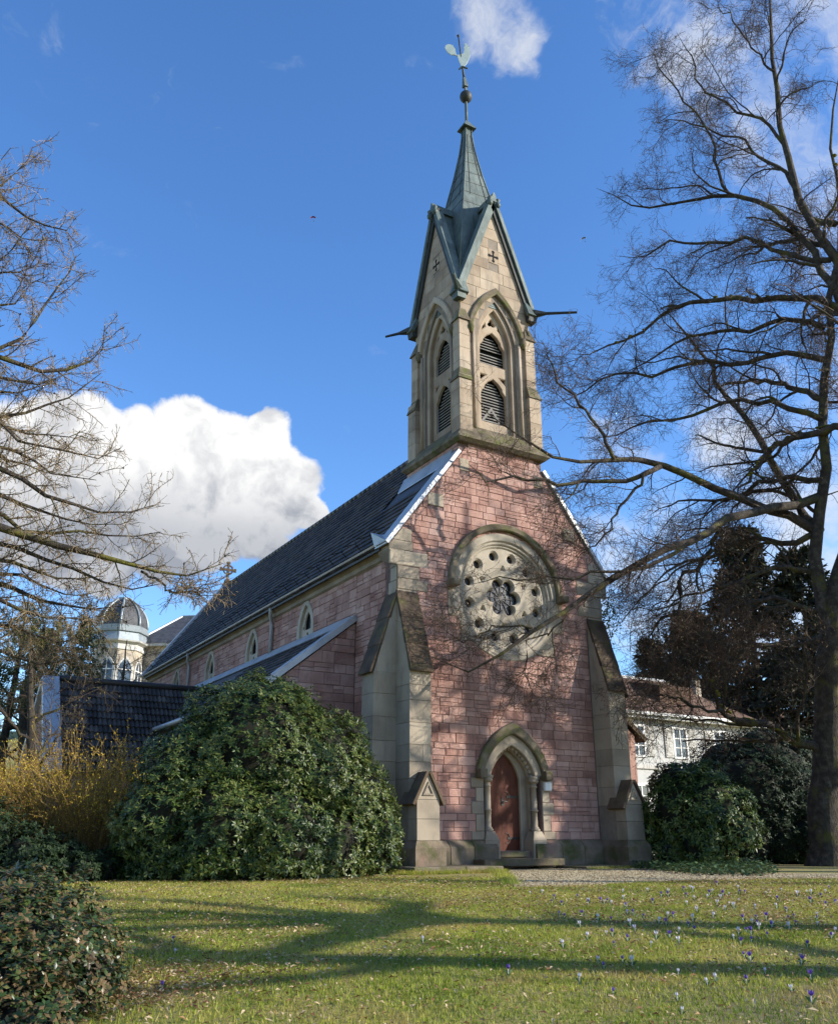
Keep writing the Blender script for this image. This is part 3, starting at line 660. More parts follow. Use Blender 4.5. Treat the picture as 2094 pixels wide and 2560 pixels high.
# plinth: chamfered base course all round the front
def plinth_run(x0, x1, yw, yo, parent=church, z0=-.6):
    p = [(yw + .02, .27), (yw - .03, .27), (yo, .10), (yo, z0), (yw + .02, z0)]
    return part('plinth', MB().prism(p, x0, x1, 'x').mesh('plinth', M['plinth'], bevel=.012), church)
for x0, x1 in ((-3.08, -2.2), (-2.19, -1.45), (-1.44, -.66), (.62, 1.5), (1.51, 2.3), (2.31, 3.08)): plinth_run(x0, x1, -.0, -.2)
for s in (-1, 1):
    xa, xb = (-3.86, -2.98) if s < 0 else (2.98, 3.86)
    part('plinth', MB().hull8([(xa, -1.24, .10), (xb, -1.24, .10), (xb, -.02, .10), (xa, -.02, .10)], [(xa + .09, -1.14, .268), (xb - .09, -1.14, .268), (xb - .09, 0, .268), (xa + .09, 0, .268)]).box(xa, xb, -1.24, -.02, -.6, .10).mesh('plinth', M['plinth']), church)
    xa, xb = (-4.56, -3.5) if s < 0 else (3.5, 4.56)
    part('plinth', MB().box(xa, xb, -.14, .72, -.6, .10).hull8([(xa, -.14, .10), (xb, -.14, .10), (xb, .72, .10), (xa, .72, .10)], [(xa + .09, -.05, .27), (xb - .09, -.05, .27), (xb - .09, .63, .27), (xa + .09, .63, .27)]).mesh('plinth', M['plinth']), church)

# ------------------------------------------------------------------ portal and door
portal = part('portal', plate('portal_arch', [band(1.03, 2.0, 3.12, .80, 1.95, 2.80)], .3, M['ashlar'], .02), church, FRONT @ Matrix.Translation((0, 0, .03)))
part('inner_arch', plate('inner_arch', [band(.86, 1.95, 2.86, .72, 1.93, 2.70, 0)], .22, M['ashlar'], .02), portal, FRONT @ Matrix.Translation((0, 0, -.18)))
part('jamb', plate('jamb', [band(.74, 1.92, 2.82, .535, 1.88, 2.62, 0)], .18, M['ashlar'], .03), portal, FRONT @ Matrix.Translation((0, 0, -.33)))
part('hood_mould', plate('hood_mould', [band(1.22, 2.1, 3.38, 1.02, 2.08, 3.12)], .16, M['mossy'], .03), portal, FRONT @ Matrix.Translation((0, 0, .14)))
for s in (-1, 1):
    part('label_stop', MB().box(min(s * 1.0, s * 1.24), max(s * 1.0, s * 1.24), -.26, .02, 1.86, 2.11).mesh('label_stop', M['mossy'], bevel=.015), portal)
    cxp = s * .80; cyp = .10
    part('column', MB().lathe([(.14, .5), (.15, .52), (.15, .55), (.115, .58), (.12, .6), (.085, .63), (.085, 1.02), (.115, 1.03), (.115, 1.07), (.085, 1.08), (.085, 1.66), (.11, 1.67), (.11, 1.70), (.085, 1.72), (.09, 1.76), (.14, 1.84)], cxp, cyp, 14).mesh('column', M['ashlar'], True), portal)
    part('capital', MB().lathe([(.12, 1.78), (.16, 1.83), (.16, 1.86), (.14, 1.87), (.19, 1.92), (.19, 1.96), (.12, 1.97)], cxp, cyp, 16).mesh('capital', M['ashlar'], True), portal)
    part('column_base', MB().hull8([(cxp - .24, cyp - .22, .26), (cxp + .24, cyp - .22, .26), (cxp + .24, cyp + .2, .26), (cxp - .24, cyp + .2, .26)], [(cxp - .14, cyp - .14, .5), (cxp + .14, cyp - .14, .5), (cxp + .14, cyp + .14, .5), (cxp - .14, cyp + .14, .5)]).box(cxp - .24, cxp + .24, cyp - .22, cyp + .2, -.3, .26).mesh('column_base', M['ashlar'], bevel=.01), portal)
ball = MB().lathe([(.002, -.075), (.05, -.055), (.072, 0), (.05, .055), (.002, .075)], 0, 0, 8).mesh('ball_flower', M['ashlar'], True)
for k, (x, z) in enumerate(arch(.765, 1.97, 2.76, 8)): part('ball_flower', ball, portal, Matrix.Translation((x, .15, z)))
door = part('door', plate('door', [closed_arch(.56, -.02, 1.88, 2.66)], .05, M['black']), church, FRONT @ Matrix.Translation((0, 0, -.46)))
for k in range(7):
    x0 = -.56 + k * .16; x1 = x0 + .154; mid = (x0 + x1) / 2
    top = [(x1, arch_z) for arch_z in ()] ; zt0, zt1 = None, None
    def az(x):
        lo, hi = 1.88, 2.66
        for _ in range(30):
            m_ = (lo + hi) / 2
            if arch_half(.56, 1.88, 2.66, m_) > abs(x): lo = m_
            else: hi = m_
        return lo
    pl = [(x0, 0), (x1, 0), (x1, az(x1)), (mid, az(mid)), (x0, az(x0))]
    part('plank', plate('plank', [pl], .035, M['door'], .006), door, FRONT @ Matrix.Translation((0, 0, -.432)))
part('handle', MB().tube([(-.06, .432, 1.28), (-.06, .36, 1.28), (.06, .36, 1.28)], .014, 6).box(-.10, -.02, .418, .434, 1.18, 1.38).mesh('handle', M['iron']), door)
for z in (.32, 1.42):
    part('hinge', MB().box(.08, .5, .418, .436, z - .03, z + .03).tube([(.16, .424, z + .03), (.1, .424, z + .12), (.02, .424, z + .13)], .012, 5).tube([(.16, .424, z - .03), (.1, .424, z - .12), (.02, .424, z - .13)], .012, 5).mesh('hinge', M['iron']), door)
part('step', MB().box(-.62, .40, -.10, .5, -.16, -.01).mesh('step', M['mossy'], bevel=.015), church, label='narrow stone threshold under the door')
part('step', MB().box(-1.5, 1.15, -.72, .1, -.37, -.19).mesh('step', M['mossy'], bevel=.02), church, label='wide worn step in front of the door')
part('paving_slab', MB().box(-4.2, -2.75, -1.75, -1.0, -.56, -.31).mesh('paving_slab', M['mossy'], bevel=.02), church)
part('paving_slab', MB().box(-2.73, -1.62, -1.72, -.24, -.56, -.315).mesh('paving_slab', M['mossy'], bevel=.02), church)
part('paving_slab', MB().box(1.2, 3.4, -1.5, -.22, -.56, -.38).mesh('paving_slab', M['mossy'], bevel=.02), church)

# ------------------------------------------------------------------ rose window
def annulus(r0, r1, n=48): return [circle(0, 0, r1, n), circle(0, 0, r0, n)]
RO = FRONT @ Matrix.Translation((0, RC, 0))
rose = part('rose_window', plate('rose_rim', annulus(1.74, 1.93), .26, M['pale_stone'], .03), church, RO @ Matrix.Translation((0, 0, .045)))
part('middle_rim', plate('middle_rim', annulus(1.64, 1.77), .22, M['pale_stone'], .03), rose, RO @ Matrix.Translation((0, 0, -.02)))
part('inner_rim', plate('inner_rim', annulus(1.56, 1.67), .2, M['pale_stone'], .03), rose, RO @ Matrix.Translation((0, 0, -.08)))
foil = []
for k in range(84):
    a = 6.283185 * k / 84; q = .47 + .17 * abs(math.cos(3 * a)) ** .8; foil.append((q * math.cos(a), q * math.sin(a)))
lps = [circle(0, 0, 1.6, 60), foil] + [circle(1.28 * math.cos(a), 1.28 * math.sin(a), .185, 18) for a in [.26 + 6.283185 * k / 12 for k in range(12)]]
for k in range(6):
    a = .52 + 6.283185 * k / 6; c0 = (.88 * math.cos(a), .88 * math.sin(a))
    lps.append([(c0[0] + (.085 + .04 * abs(math.cos(1.5 * t))) * math.cos(t + a), c0[1] + (.085 + .04 * abs(math.cos(1.5 * t))) * math.sin(t + a)) for t in [6.283185 * q / 18 for q in range(18)]])
part('tracery', plate('rose_tracery', lps, .2, M['pale_stone'], .055), rose, RO @ Matrix.Translation((0, 0, -.13)))
part('pane', plate('rose_glass', [circle(0, 0, 1.58, 40)], .02, M['glass']), rose, RO @ Matrix.Translation((0, 0, -.30)))
ld = MB()
for k in range(6):
    a = k * math.pi / 6; ld.box(-.62, .62, -.009, .009, -.01, .008) if k == 0 else ld.add([(x * math.cos(a) - y * math.sin(a), x * math.sin(a) + y * math.cos(a), z + .0007 * k) for x in (-.62, .62) for y in (-.009, .009) for z in (-.01, .008)], [(0, 1, 3, 2), (4, 6, 7, 5), (0, 4, 5, 1), (2, 3, 7, 6), (0, 2, 6, 4), (1, 5, 7, 3)])
for r_ in (.2, .38): ld.tube([(r_ * math.cos(t), r_ * math.sin(t), .004) for t in [6.283185 * q / 24 for q in range(25)]], .012, 4)
part('lead_star', ld.mesh('lead_star', M['iron']), rose, RO @ Matrix.Translation((0, 0, -.285)))
hm = [(2.05 * math.cos(a), 2.05 * math.sin(a)) for a in [math.pi * k / 32 for k in range(33)]]; hm2 = [(1.91 * math.cos(a), 1.91 * math.sin(a)) for a in [math.pi * k / 32 for k in range(33)]]
part('hood_mould', plate('rose_hood', [hm + hm2[::-1]], .2, M['mossy'], .03), rose, RO @ Matrix.Translation((0, .15, .17)))
for s in (-1, 1): part('label_stop', MB().box(min(s * 1.86, s * 2.12), max(s * 1.86, s * 2.12), -.40, .02, RC + .0, RC + .2).mesh('label_stop', M['mossy'], bevel=.02), rose)

# ------------------------------------------------------------------ tower
TC = 1.5                                             # tower centre Y
tb = part('tower_base', MB().box(-1.6, 1.6, .03, 3.2, 9.5, 11.9).mesh('tower_base', M['mortar']), church)
TBL = frame((-1.6, 0, 0), (0, -1, 0), (0, 0, 1)); TBF = frame((0, .03, 0), (1, 0, 0), (0, 0, 1))
lay('wall_stone', tb, TBL, -3.18, -.05, 10.2, 11.88, M['pink'], rows=(.22, .34), lens=(.3, .6), seed=41)
part('flashing', MB().hull8([(-1.66, 3.3, gz(1.66) + .05), (-1.64, .3, gz(1.66) + .05), (-1.64, .3, gz(1.66) + .3), (-1.66, 3.3, gz(1.66) + .3)], [(-1.9, 3.3, gz(1.9) + .06), (-1.9, .3, gz(1.9) + .06), (-1.9, .3, gz(1.9) + .1), (-1.9, 3.3, gz(1.9) + .1)]).mesh('flashing', M['zinc']), church)
def ring_q(w, z): return [(-w, TC - w, z), (w, TC - w, z), (w, TC + w, z), (-w, TC + w, z)]
led = MB().hull8(ring_q(1.66, 11.83), ring_q(1.78, 11.93)).hull8(ring_q(1.78, 11.931), ring_q(1.78, 12.03)).hull8(ring_q(1.76, 12.031), ring_q(1.43, 12.55))
part('tower_ledge', led.mesh('tower_ledge', M['mossy']), church)
HW = 1.42
ROT = [Matrix.Translation((0, TC, 0)) @ Matrix.Rotation(k * math.pi / 2, 4, 'Z') @ Matrix.Translation((0, -TC, 0)) for k in range(4)]
GA, GE = 21.62, 17.25                                # gable apex and eaves
def cross_hole(z):
    r_ = .035; L_ = .15; pts = [(r_, r_), (L_, r_), (L_, -r_), (r_, -r_), (r_, -L_), (-r_, -L_), (-r_, -r_), (-L_, -r_), (-L_, r_), (-r_, r_), (-r_, L_), (r_, L_)]
    return [(x, z + y * 1.15) for x, y in pts]
for k in range(4):
    TF = ROT[k] @ frame((0, TC - HW, 0), (1, 0, 0), (0, 0, 1))
    hwi = HW - .002 * (k % 2)
    walls = [(hwi, 12.3), (hwi, GE + .45), (0, GA - .02), (-hwi, GE + .45), (-hwi, 12.3)]
    bw = part('belfry_wall', plate('belfry_wall', [walls, closed_arch(.80, 12.55, 15.95, 17.45)], .42, M['ashlar_mortar']), church, TF)
    if k in (0, 3):                                   # the two faces that show
        gp = [((GA - GE - .45) / HW, 1, GA - .03), (-(GA - GE - .45) / HW, 1, GA - .03)]
        def th(a, b):
            w = max(arch_half(.84, 15.95, 17.5, a), 0) if a > 12.5 else .84
            hs = [(-w, w)] if w > 0 else []
            if a < 19.55 and b > 19.0: hs.append((-.2, .2))
            return hs
        lay('ashlar_block', bw, TF, -HW, HW, 12.5, 21.4, M['tower_stone'], rows=(.36, .52), lens=(.45, 1.0), planes=gp, holes=th, proud=.014, gap=.003, seed=51 + k, split=0, jitter=.003)
        cb = part('cross_panel', plate('cross_panel', [[(-.2, 19.0), (.2, 19.0), (.2, 19.56), (-.2, 19.56)], cross_hole(19.28)] + [circle(.155 * math.cos(a), 19.28 + .178 * math.sin(a), .055, 10) for a in ()], .03, M['tower_stone']), bw, TF @ Matrix.Translation((0, 0, .018)))
        part('cross_recess', MB().box(-.19, .19, 19.02, 19.54, -.008, .0).mesh('cross_recess', M['black']) if False else plate('cross_recess', [[(-.19, 19.02), (.19, 19.02), (.19, 19.54), (-.19, 19.54)]], .006, M['black']), bw, TF @ Matrix.Translation((0, 0, .008)))
        for dx, dz in ((.16, 0), (-.16, 0), (0, .185), (0, -.185)):
            part('cross_end', plate('cross_end', [circle(dx, 19.28 + dz, .062, 12)], .004, M['black']), bw, TF @ Matrix.Translation((0, 0, .0215)))
        bwin = part('belfry_window', plate('belfry_order', [band(.86, 15.95, 17.5, .66, 15.95, 17.2, 12.4)], .16, M['tower_stone'], .03), church, TF @ Matrix.Translation((0, 0, -.08)))
        lo = [band(.7, 15.95, 17.25, .0001, 12.4, 12.41, 12.4)]
        tre = [(0 + .155 * math.cos(a) * (.75 + .45 * abs(math.cos(1.5 * (a - math.pi / 2)))), 16.72 + .155 * math.sin(a) * (.75 + .45 * abs(math.cos(1.5 * (a - math.pi / 2))))) for a in [6.283185 * q / 36 for q in range(36)]]
        def ogee(zb, zs, za, hw):                     # cusped lancet outline
            return [(hw, zb), (hw, zs), (hw * .96, zs + (za - zs) * .22), (hw * .72, zs + (za - zs) * .42), (hw * .70, zs + (za - zs) * .55), (hw * .42, zs + (za - zs) * .8), (0, za), (-hw * .42, zs + (za - zs) * .8), (-hw * .70, zs + (za - zs) * .55), (-hw * .72, zs + (za - zs) * .42), (-hw * .96, zs + (za - zs) * .22), (-hw, zs), (-hw, zb)]
        tl = [closed_arch(.70, 12.4, 15.95, 17.25), ogee(15.08, 15.65, 16.38, .52), ogee(12.95, 13.92, 14.62, .52), tre,
              [(-.53, 14.42), (-.2, 14.72), (-.53, 14.72)], [(.53, 14.42), (.53, 14.72), (.2, 14.72)], [(-.45, 16.3), (-.22, 16.52), (-.26, 16.72), (-.38, 16.55)], [(.45, 16.3), (.38, 16.55), (.26, 16.72), (.22, 16.52)]]
        part('tracery', plate('belfry_tracery', tl, .14, M['tower_stone'], .03), bwin, TF @ Matrix.Translation((0, 0, -.22)))
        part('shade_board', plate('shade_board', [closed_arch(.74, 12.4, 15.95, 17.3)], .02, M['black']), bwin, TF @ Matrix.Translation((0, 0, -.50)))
        slat = MB().hull8([(-.53, 0, 0), (.53, 0, 0), (.53, .085, -.11), (-.53, .085, -.11)], [(-.53, .022, .012), (.53, .022, .012), (.53, .107, -.098), (-.53, .107, -.098)]).mesh('louver_slat', M['louver'])
        for zb, zt, hw_ in ((12.97, 14.6, .52), (15.1, 16.36, .52)):
            n = int((zt - zb) / .105)
            for q in range(n):
                z = zb + q * .105; sc = 1.0 if z < zt - .7 else max(.15, (zt + .05 - z) / .75)
                if abs(z - 15.62) < .06 and k == 0: continue          # one slat is missing
                part('louver_slat', slat, bwin, TF @ Matrix.Translation((0, z, -.38)) @ Matrix.Diagonal((sc, 1, 1, 1)))
        part('hood_mould', plate('belfry_hood', [band(1.14, 16.2, 17.92, 1.0, 16.2, 17.72)], .16, M['mossy'] if k == 0 else M['tower_stone'], .03), bwin, TF @ Matrix.Translation((0, 0, .13)))
        for s in (-1, 1):
            part('label_stop', MB().lathe([(.02, 15.9), (.1, 15.98), (.13, 16.1), (.1, 16.2), (.12, 16.26), (.02, 16.3)], s * 1.07, TC - HW - .08, 8).mesh('label_stop', M['mossy'], True), bwin, ROT[k])
            part('shaft', MB().tube([(s * .93, TC - HW - .03, 12.5), (s * .93, TC - HW - .03, 16.0)], .06, 8).mesh('shaft', M['tower_stone'], True), bwin, ROT[k])
    # gable coping and its copper roof
    for s in (-1, 1):
        A = Vector((0, 0, GA + .06)); B_ = Vector((s * 1.62, 0, GE - .02)); n = Vector((s * (GA - GE), 0, 1.62)).normalized()
        q = [A + Vector((0, TC - HW - .17, 0)), B_ + Vector((0, TC - HW - .17, 0)), B_ + Vector((0, TC - HW + .2, 0)), A + Vector((0, TC - HW + .2, 0))]
        part('gable_coping', MB().hull8([p - n * .05 for p in q], [p + n * .10 for p in q]).mesh('gable_coping', M['copper'], bevel=.012), church, ROT[k])
        q2 = [A + Vector((0, TC - HW - .10, 0)), B_ + Vector((0, TC - HW - .10, 0)), B_ + Vector((0, TC - HW + .1, 0)), A + Vector((0, TC - HW + .1, 0))]
        part('soffit', MB().hull8([p - n * .20 for p in q2], [p - n * .052 for p in q2]).mesh('soffit', M['darkcopper'] if (k == 3 or s > 0) else M['copper']), church, ROT[k])  # darker copper on soffits turned from the sun: shade put into the colour
    part('gable_roof', MB().prism([(-1.36, GE - .02), (1.36, GE - .02), (1.36, GE - .02 + .24 * (GA + .06 - GE) / 1.6), (0, GA + .04), (-1.36, GE - .02 + .24 * (GA + .06 - GE) / 1.6)], TC - HW + .12, TC, 'y').mesh('gable_roof', M['copper']), church, ROT[k])
    part('gable_ridge', MB().hull8([(-.16, TC - HW - .2, GA - .12), (.16, TC - HW - .2, GA - .12), (.16, TC - .5, GA - .12), (-.16, TC - .5, GA - .12)], [(-.02, TC - HW - .2, GA + .26), (.02, TC - HW - .2, GA + .26), (.02, TC - .5, GA + .26), (-.02, TC - .5, GA + .26)]).mesh('gable_ridge', M['copper']), church, ROT[k])
    part('apex_ornament', MB().lathe([(.01, GA - .34), (.09, GA - .28), (.11, GA - .18), (.06, GA - .1), (.1, GA + .0), (.02, GA + .08)], .17, TC - HW - .16, 8).lathe([(.01, GA - .34), (.09, GA - .28), (.11, GA - .18), (.06, GA - .1), (.1, GA + .0), (.02, GA + .08)], -.17, TC - HW - .16, 8).mesh('apex_ornament', M['copper'], True), church, ROT[k])
    # corner pier with offsets, at the corner to the left of this face
    cxn, cyn = -HW, TC - HW
    pier = MB(); rr = random.Random(90 + k)
    pb = part('corner_pier', MB().box(cxn - .08, cxn + .26, cyn - .08, cyn + .26, 12.2, 16.3).mesh('corner_pier', M['ashlar_mortar']), church, ROT[k])
    z = 12.25
    while z < 16.3:
        h = min(rr.uniform(.42, .6), 16.32 - z); h = 16.32 - z if 16.32 - z - h < .25 else h
        e = .20 if z < 14.1 else .115
        part('ashlar_block', MB().box(cxn - e, cxn + .28, cyn - e, cyn + .28, z + .002, z + h - .002).mesh('ashlar_block', M['tower_stone'], bevel=.008), pb, ROT[k]); z += h
    part('offset_stone', MB().hull8([(cxn - .24, cyn - .24, 14.05), (cxn + .29, cyn - .24, 14.05), (cxn + .29, cyn + .29, 14.05), (cxn - .24, cyn + .29, 14.05)], [(cxn - .11, cyn - .11, 14.5), (cxn + .285, cyn - .11, 14.5), (cxn + .285, cyn + .285, 14.5), (cxn - .11, cyn + .285, 14.5)]).mesh('offset_stone', M['mossy']), pb, ROT[k])
    part('offset_stone', MB().hull8([(cxn - .17, cyn - .17, 16.28), (cxn + .31, cyn - .17, 16.28), (cxn + .31, cyn + .31, 16.28), (cxn - .17, cyn + .31, 16.28)], [(cxn + .0, cyn + .0, 16.8), (cxn + .2, cyn + .0, 16.8), (cxn + .2, cyn + .2, 16.8), (cxn + .0, cyn + .2, 16.8)]).mesh('offset_stone', M['mossy']), pb, ROT[k])
    # copper corner spout
    c0 = Vector((-1.52, TC - 1.52, 17.42)); dd = Vector((-1, -1, -.16)).normalized(); L_ = (1.25, 1.55, 1.2, 1.0)[k]
    if k == 0: dd = Vector((-1, -1, .1)).normalized(); L_ = .8
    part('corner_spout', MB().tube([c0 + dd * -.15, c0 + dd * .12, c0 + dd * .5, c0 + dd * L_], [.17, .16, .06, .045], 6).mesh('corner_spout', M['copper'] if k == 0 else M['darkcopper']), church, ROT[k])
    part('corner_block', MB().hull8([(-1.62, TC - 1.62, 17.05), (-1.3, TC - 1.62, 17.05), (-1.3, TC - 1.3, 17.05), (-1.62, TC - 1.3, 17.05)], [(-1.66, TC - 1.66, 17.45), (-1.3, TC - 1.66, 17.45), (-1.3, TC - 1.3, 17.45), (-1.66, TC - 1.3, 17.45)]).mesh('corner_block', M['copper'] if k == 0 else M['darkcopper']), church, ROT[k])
# the spire
sp = [(17.3, 1.37), (18.2, 1.33), (20.9, .88), (22.4, .62), (23.7, .385), (24.9, .205), (25.65, .135), (25.98, .135)]
mb = MB()
for (z0, w0), (z1, w1) in zip(sp[:-1], sp[1:]): mb.hull8(ring_q(w0, z0), ring_q(w1, z1 - .0005))
spire = part('spire', mb.mesh('spire', M['copper']), church)
for k in range(4):
    pts = [(-w, TC - w, z) for z, w in sp[1:]]
    part('hip_roll', MB().tube([Vector(p) for p in pts], .035, 6).mesh('hip_roll', M['copper'], True), spire, ROT[k])
    for fx in (-.55, .55):
        part('standing_seam', MB().tube([(w * fx, TC - w - .006, z) for z, w in sp[3:7]], .012, 4).mesh('standing_seam', M['darkcopper']), spire, ROT[k])
    for z in np.arange(21.9, 24.8, .55):
        def wz(z_): return float(np.interp(z_, [a for a, b in sp], [b for a, b in sp]))
        z = float(z); xx = wz(z) * .96; x2 = wz(z + .12) * .96
        part('sheet_seam', MB().tube([(-xx, TC - wz(z) - .005, z), (x2, TC - wz(z + .12) - .005, z + .12)], .009, 4).mesh('sheet_seam', M['darkcopper']), spire, ROT[k])
fin = part('finial', MB().hull8(ring_q(.27, 25.98), ring_q(.26, 26.03)).hull8(ring_q(.26, 26.031), ring_q(.05, 26.42)).mesh('finial', M['copper']), church)
part('finial_rod', MB().tube([(0, TC, 26.3), (0, TC, 27.5)], .055, 8).mesh('finial_rod', M['copper'], True), fin)
part('finial_ball', MB().lathe([(.02, 27.36), (.14, 27.42), (.22, 27.52), (.245, 27.64), (.22, 27.76), (.14, 27.86), (.02, 27.92)], 0, TC, 16).mesh('finial_ball', M['darkcopper'], True), fin)
LEAN = Vector((-.115, 0, 1))
def lean(z): return Vector((0, TC, 28.0)) + LEAN * (z - 28.0)
part('finial_collar', MB().tube([lean(27.85), lean(28.1), lean(28.12), lean(28.55)], [.05, .06, .13, .07], 4).mesh('finial_collar', M['copper']), fin)
vane = part('weathervane', MB().tube([lean(28.4), lean(29.2), lean(30.6), lean(30.62), lean(30.66)], [.06, .035, .025, .06, .06], 6).mesh('vane_rod', M['darkcopper'], True), church)
VF = frame(lean(29.2), RIGHT, UPZ)
cock = [(-.03, -.12), (.1, -.13), (.2, 0), (.30, .25), (.36, .5), (.34, .75), (.28, .88), (.33, .92), (.26, 1.0), (.22, 1.12), (.12, 1.1), (.16, 1.0), (.1, .9), (.12, .72), (.06, .55), (-.12, .5), (-.22, .45), (-.3, .5), (-.42, .48), (-.6, .65), (-.70, .88), (-.66, 1.02), (-.52, 1.08), (-.36, 1.0), (-.26, .82), (-.24, .6), (-.16, .38), (-.1, .1)]
cock = [(x * .95 - .02, y * .95) for x, y in cock]
part('rooster', plate('rooster', [cock], .04, material('pale_patina', [(.42, .50, .46), (.52, .60, .55)], .55, 3, bump=.1)), vane, VF @ Matrix.Translation((0, .02, .05)))
part('rooster_feet', MB().tube([lean(29.0) + RIGHT * -.16 + UPZ * -.02, lean(29.12) + RIGHT * .0, lean(29.02) + RIGHT * .2], [.03, .06, .03], 6).mesh('rooster_feet', M['copper']), vane)

emit_stones('quoin_block', 300, 'quoin_work', church)
emit_stones('wall_stone', 300, 'stonework', church)
emit_stones('ashlar_block', 150, 'ashlar_work', church)
emit_tiles(300)

# notice box beside the door
nb = thing('notice_box', 'small white box fixed to the wall right of the church door', 'box', (1.16, 0, 1.62))
part('box_body', MB().box(1.05, 1.28, -.13, -.026, 1.58, 1.82).mesh('box_body', M['white'], bevel=.012), nb)
part('lid', MB().box(1.055, 1.275, -.138, -.131, 1.60, 1.80).mesh('lid', M['white'], bevel=.003), nb)
# ------------------------------------------------------------------ ground
def sstep(x): x = np.clip(x, 0, 1); return x * x * (3 - 2 * x)
def gnd(x, y):
    x = np.asarray(x, float); y = np.asarray(y, float)
    u = (x - CAM.x) * HEAD.x + (y - CAM.y) * HEAD.y; v = (x - CAM.x) * RIGHT.x + (y - CAM.y) * RIGHT.y
    t = np.clip(u / 17.5, -1, 1)
    z = -1.22 + .76 * np.where(t > 0, t * (1.5 - .5 * t), t * .3)
    hill = 10.0 * sstep((u - 44) / 42) * (1 - .8 * sstep((v + 2) / 25))
    bumps = .012 * np.sin(x * 1.7 + y * .6) * np.sin(y * 1.3 - x * .4) * (u < 16.5)
    return z + hill + bumps
def gz1(x, y): return float(gnd(x, y))
def on_ground(px, py):
    d = ray(px, py); t = 3.0
    for _ in range(4000):
        p = CAM + d * t
        if p.z < gz1(p.x, p.y): return p
        t += .03
    return p
def uv(u, v): return CAM.x + HEAD.x * u + RIGHT.x * v, CAM.y + HEAD.y * u + RIGHT.y * v
M['grass_ground'] = material('lawn_soil', [(.12, .13, .022), (.21, .21, .035), (.30, .24, .08), (.24, .25, .04)], .95, .9, 7, bump=.9, bscale=30, bdist=.03, stain=((.22, .16, .075), 2.4, .5, .75), stain2=((.19, .155, .075), .35, .5, .62))
M['gravel'] = material('gravel', [(.27, .215, .12), (.38, .31, .175), (.46, .385, .24)], .95, 9, 8, bump=1.0, bscale=60, bdist=.03, stain=((.12, .095, .06), 1.2, .5, .75), stain2=((.45, .42, .34), 45, .6, .7))
M['grass'] = material('grass_blade', [(.13, .19, .014), (.26, .32, .026), (.38, .40, .045), (.48, .42, .10)], .55, .8, 4, piece=.5, bump=0, transl=.35, spec=.3, stain=((.40, .29, .10), 1.1, .5, .68), stain2=((.13, .20, .015), .5, .52, .66))
us = np.concatenate([np.arange(-40, 0, 4), np.arange(0, 30, .4), np.arange(30, 110, 3), np.arange(110, 700, 40)])
vs_ = np.concatenate([np.arange(-500, -60, 40), np.arange(-60, -16, 3), np.arange(-16, 16, .4), np.arange(16, 60, 3), np.arange(60, 501, 40)])
U, V = np.meshgrid(us, vs_, indexing='ij'); X, Y = uv(U, V); Z = gnd(X, Y)
nu, nv = U.shape; I = np.arange(nu * nv).reshape(nu, nv)
quads = np.stack([I[:-1, :-1], I[1:, :-1], I[1:, 1:], I[:-1, 1:]], -1).reshape(-1, 4)[:, ::-1]
structure('ground', fast_mesh('ground', np.stack([X, Y, Z], -1), quads=quads, mat=M['grass_ground'], smooth=True))
PATH = [(-1.9, -1.9), (-2.6, -2.9), (-3.6, -4.6), (-5.0, -6.6), (-5.3, -7.15), (-4.4, -7.45), (-3.7, -7.55), (-2.5, -7.35), (-1.3, -7.25), (0, -7.4), (1.25, -7.7), (3, -8.7), (9, -12.4), (10.5, -10), (5.5, -7.0), (2.8, -5.6), (1.6, -4.7), (2.2, -3.4), (3.0, -2.2), (3.4, -1.55), (3.4, -.5), (-1.9, -.5)]
rp = random.Random(4); pp = []
for i, p in enumerate(PATH):
    q = PATH[(i + 1) % len(PATH)]; n = max(1, int(math.hypot(q[0] - p[0], q[1] - p[1]) / .25))
    for k in range(n):
        e = .05 if 2 < i < 19 else .02
        pp.append((p[0] + (q[0] - p[0]) * k / n + rp.uniform(-e, e), p[1] + (q[1] - p[1]) * k / n + rp.uniform(-e, e)))
structure('gravel_path', plate('gravel_path', [pp], .03, M['gravel']), Matrix.Translation((0, 0, -.446)))
def in_poly(x, y, poly):
    x = np.asarray(x); y = np.asarray(y); r_ = np.zeros(x.shape, bool); j = len(poly) - 1
    for i in range(len(poly)):
        xi, yi = poly[i]; xj, yj = poly[j]
        c = ((yi > y) != (yj > y)) & (x < (xj - xi) * (y - yi) / ((yj - yi) or 1e-9) + xi); r_ ^= c; j = i
    return r_
# lawn: blades of grass, fallen leaves
rg = np.random.default_rng(7)
def lawn_points(n, u0=6.2, u1=20.5, pw=1.0):
    u = u0 + (u1 - u0) * rg.random(n) ** pw; v = (rg.random(n) * 2 - 1) * (.5 * u + 3.2)
    x, y = uv(u, v); ok = ~in_poly(x, y, PATH) & ~((y > -1.75) & (x > -4.3))
    ok &= ~((x > 1.7) & (y > -7))
    return x[ok], y[ok]
def fbm(x, y): return np.sin(x * 1.3 + 2 * np.sin(y * .7)) * np.sin(y * 1.1 + 1.5 * np.sin(x * .9)) * .5 + .25 * np.sin(x * 3.1 + y * 2.3) * np.sin(y * 3.7 - x * 1.9)
gx, gy = lawn_points(600000, pw=.85)
keep = rg.random(len(gx)) < np.clip(.75 + .5 * fbm(gx, gy), .15, 1); gx, gy = gx[keep], gy[keep]
n = len(gx); a = rg.random(n) * 6.283; hgt = rg.uniform(.022, .055, n) * (1 + .35 * fbm(gx * .7 + 3, gy * .7)); lean_ = rg.uniform(.1, .9, n) * hgt; wd = rg.uniform(.003, .0055, n)
gzv = gnd(gx, gy) - .003
A = np.stack([gx - wd * np.sin(a), gy + wd * np.cos(a), gzv], -1); B2 = np.stack([gx + wd * np.sin(a), gy - wd * np.cos(a), gzv], -1)
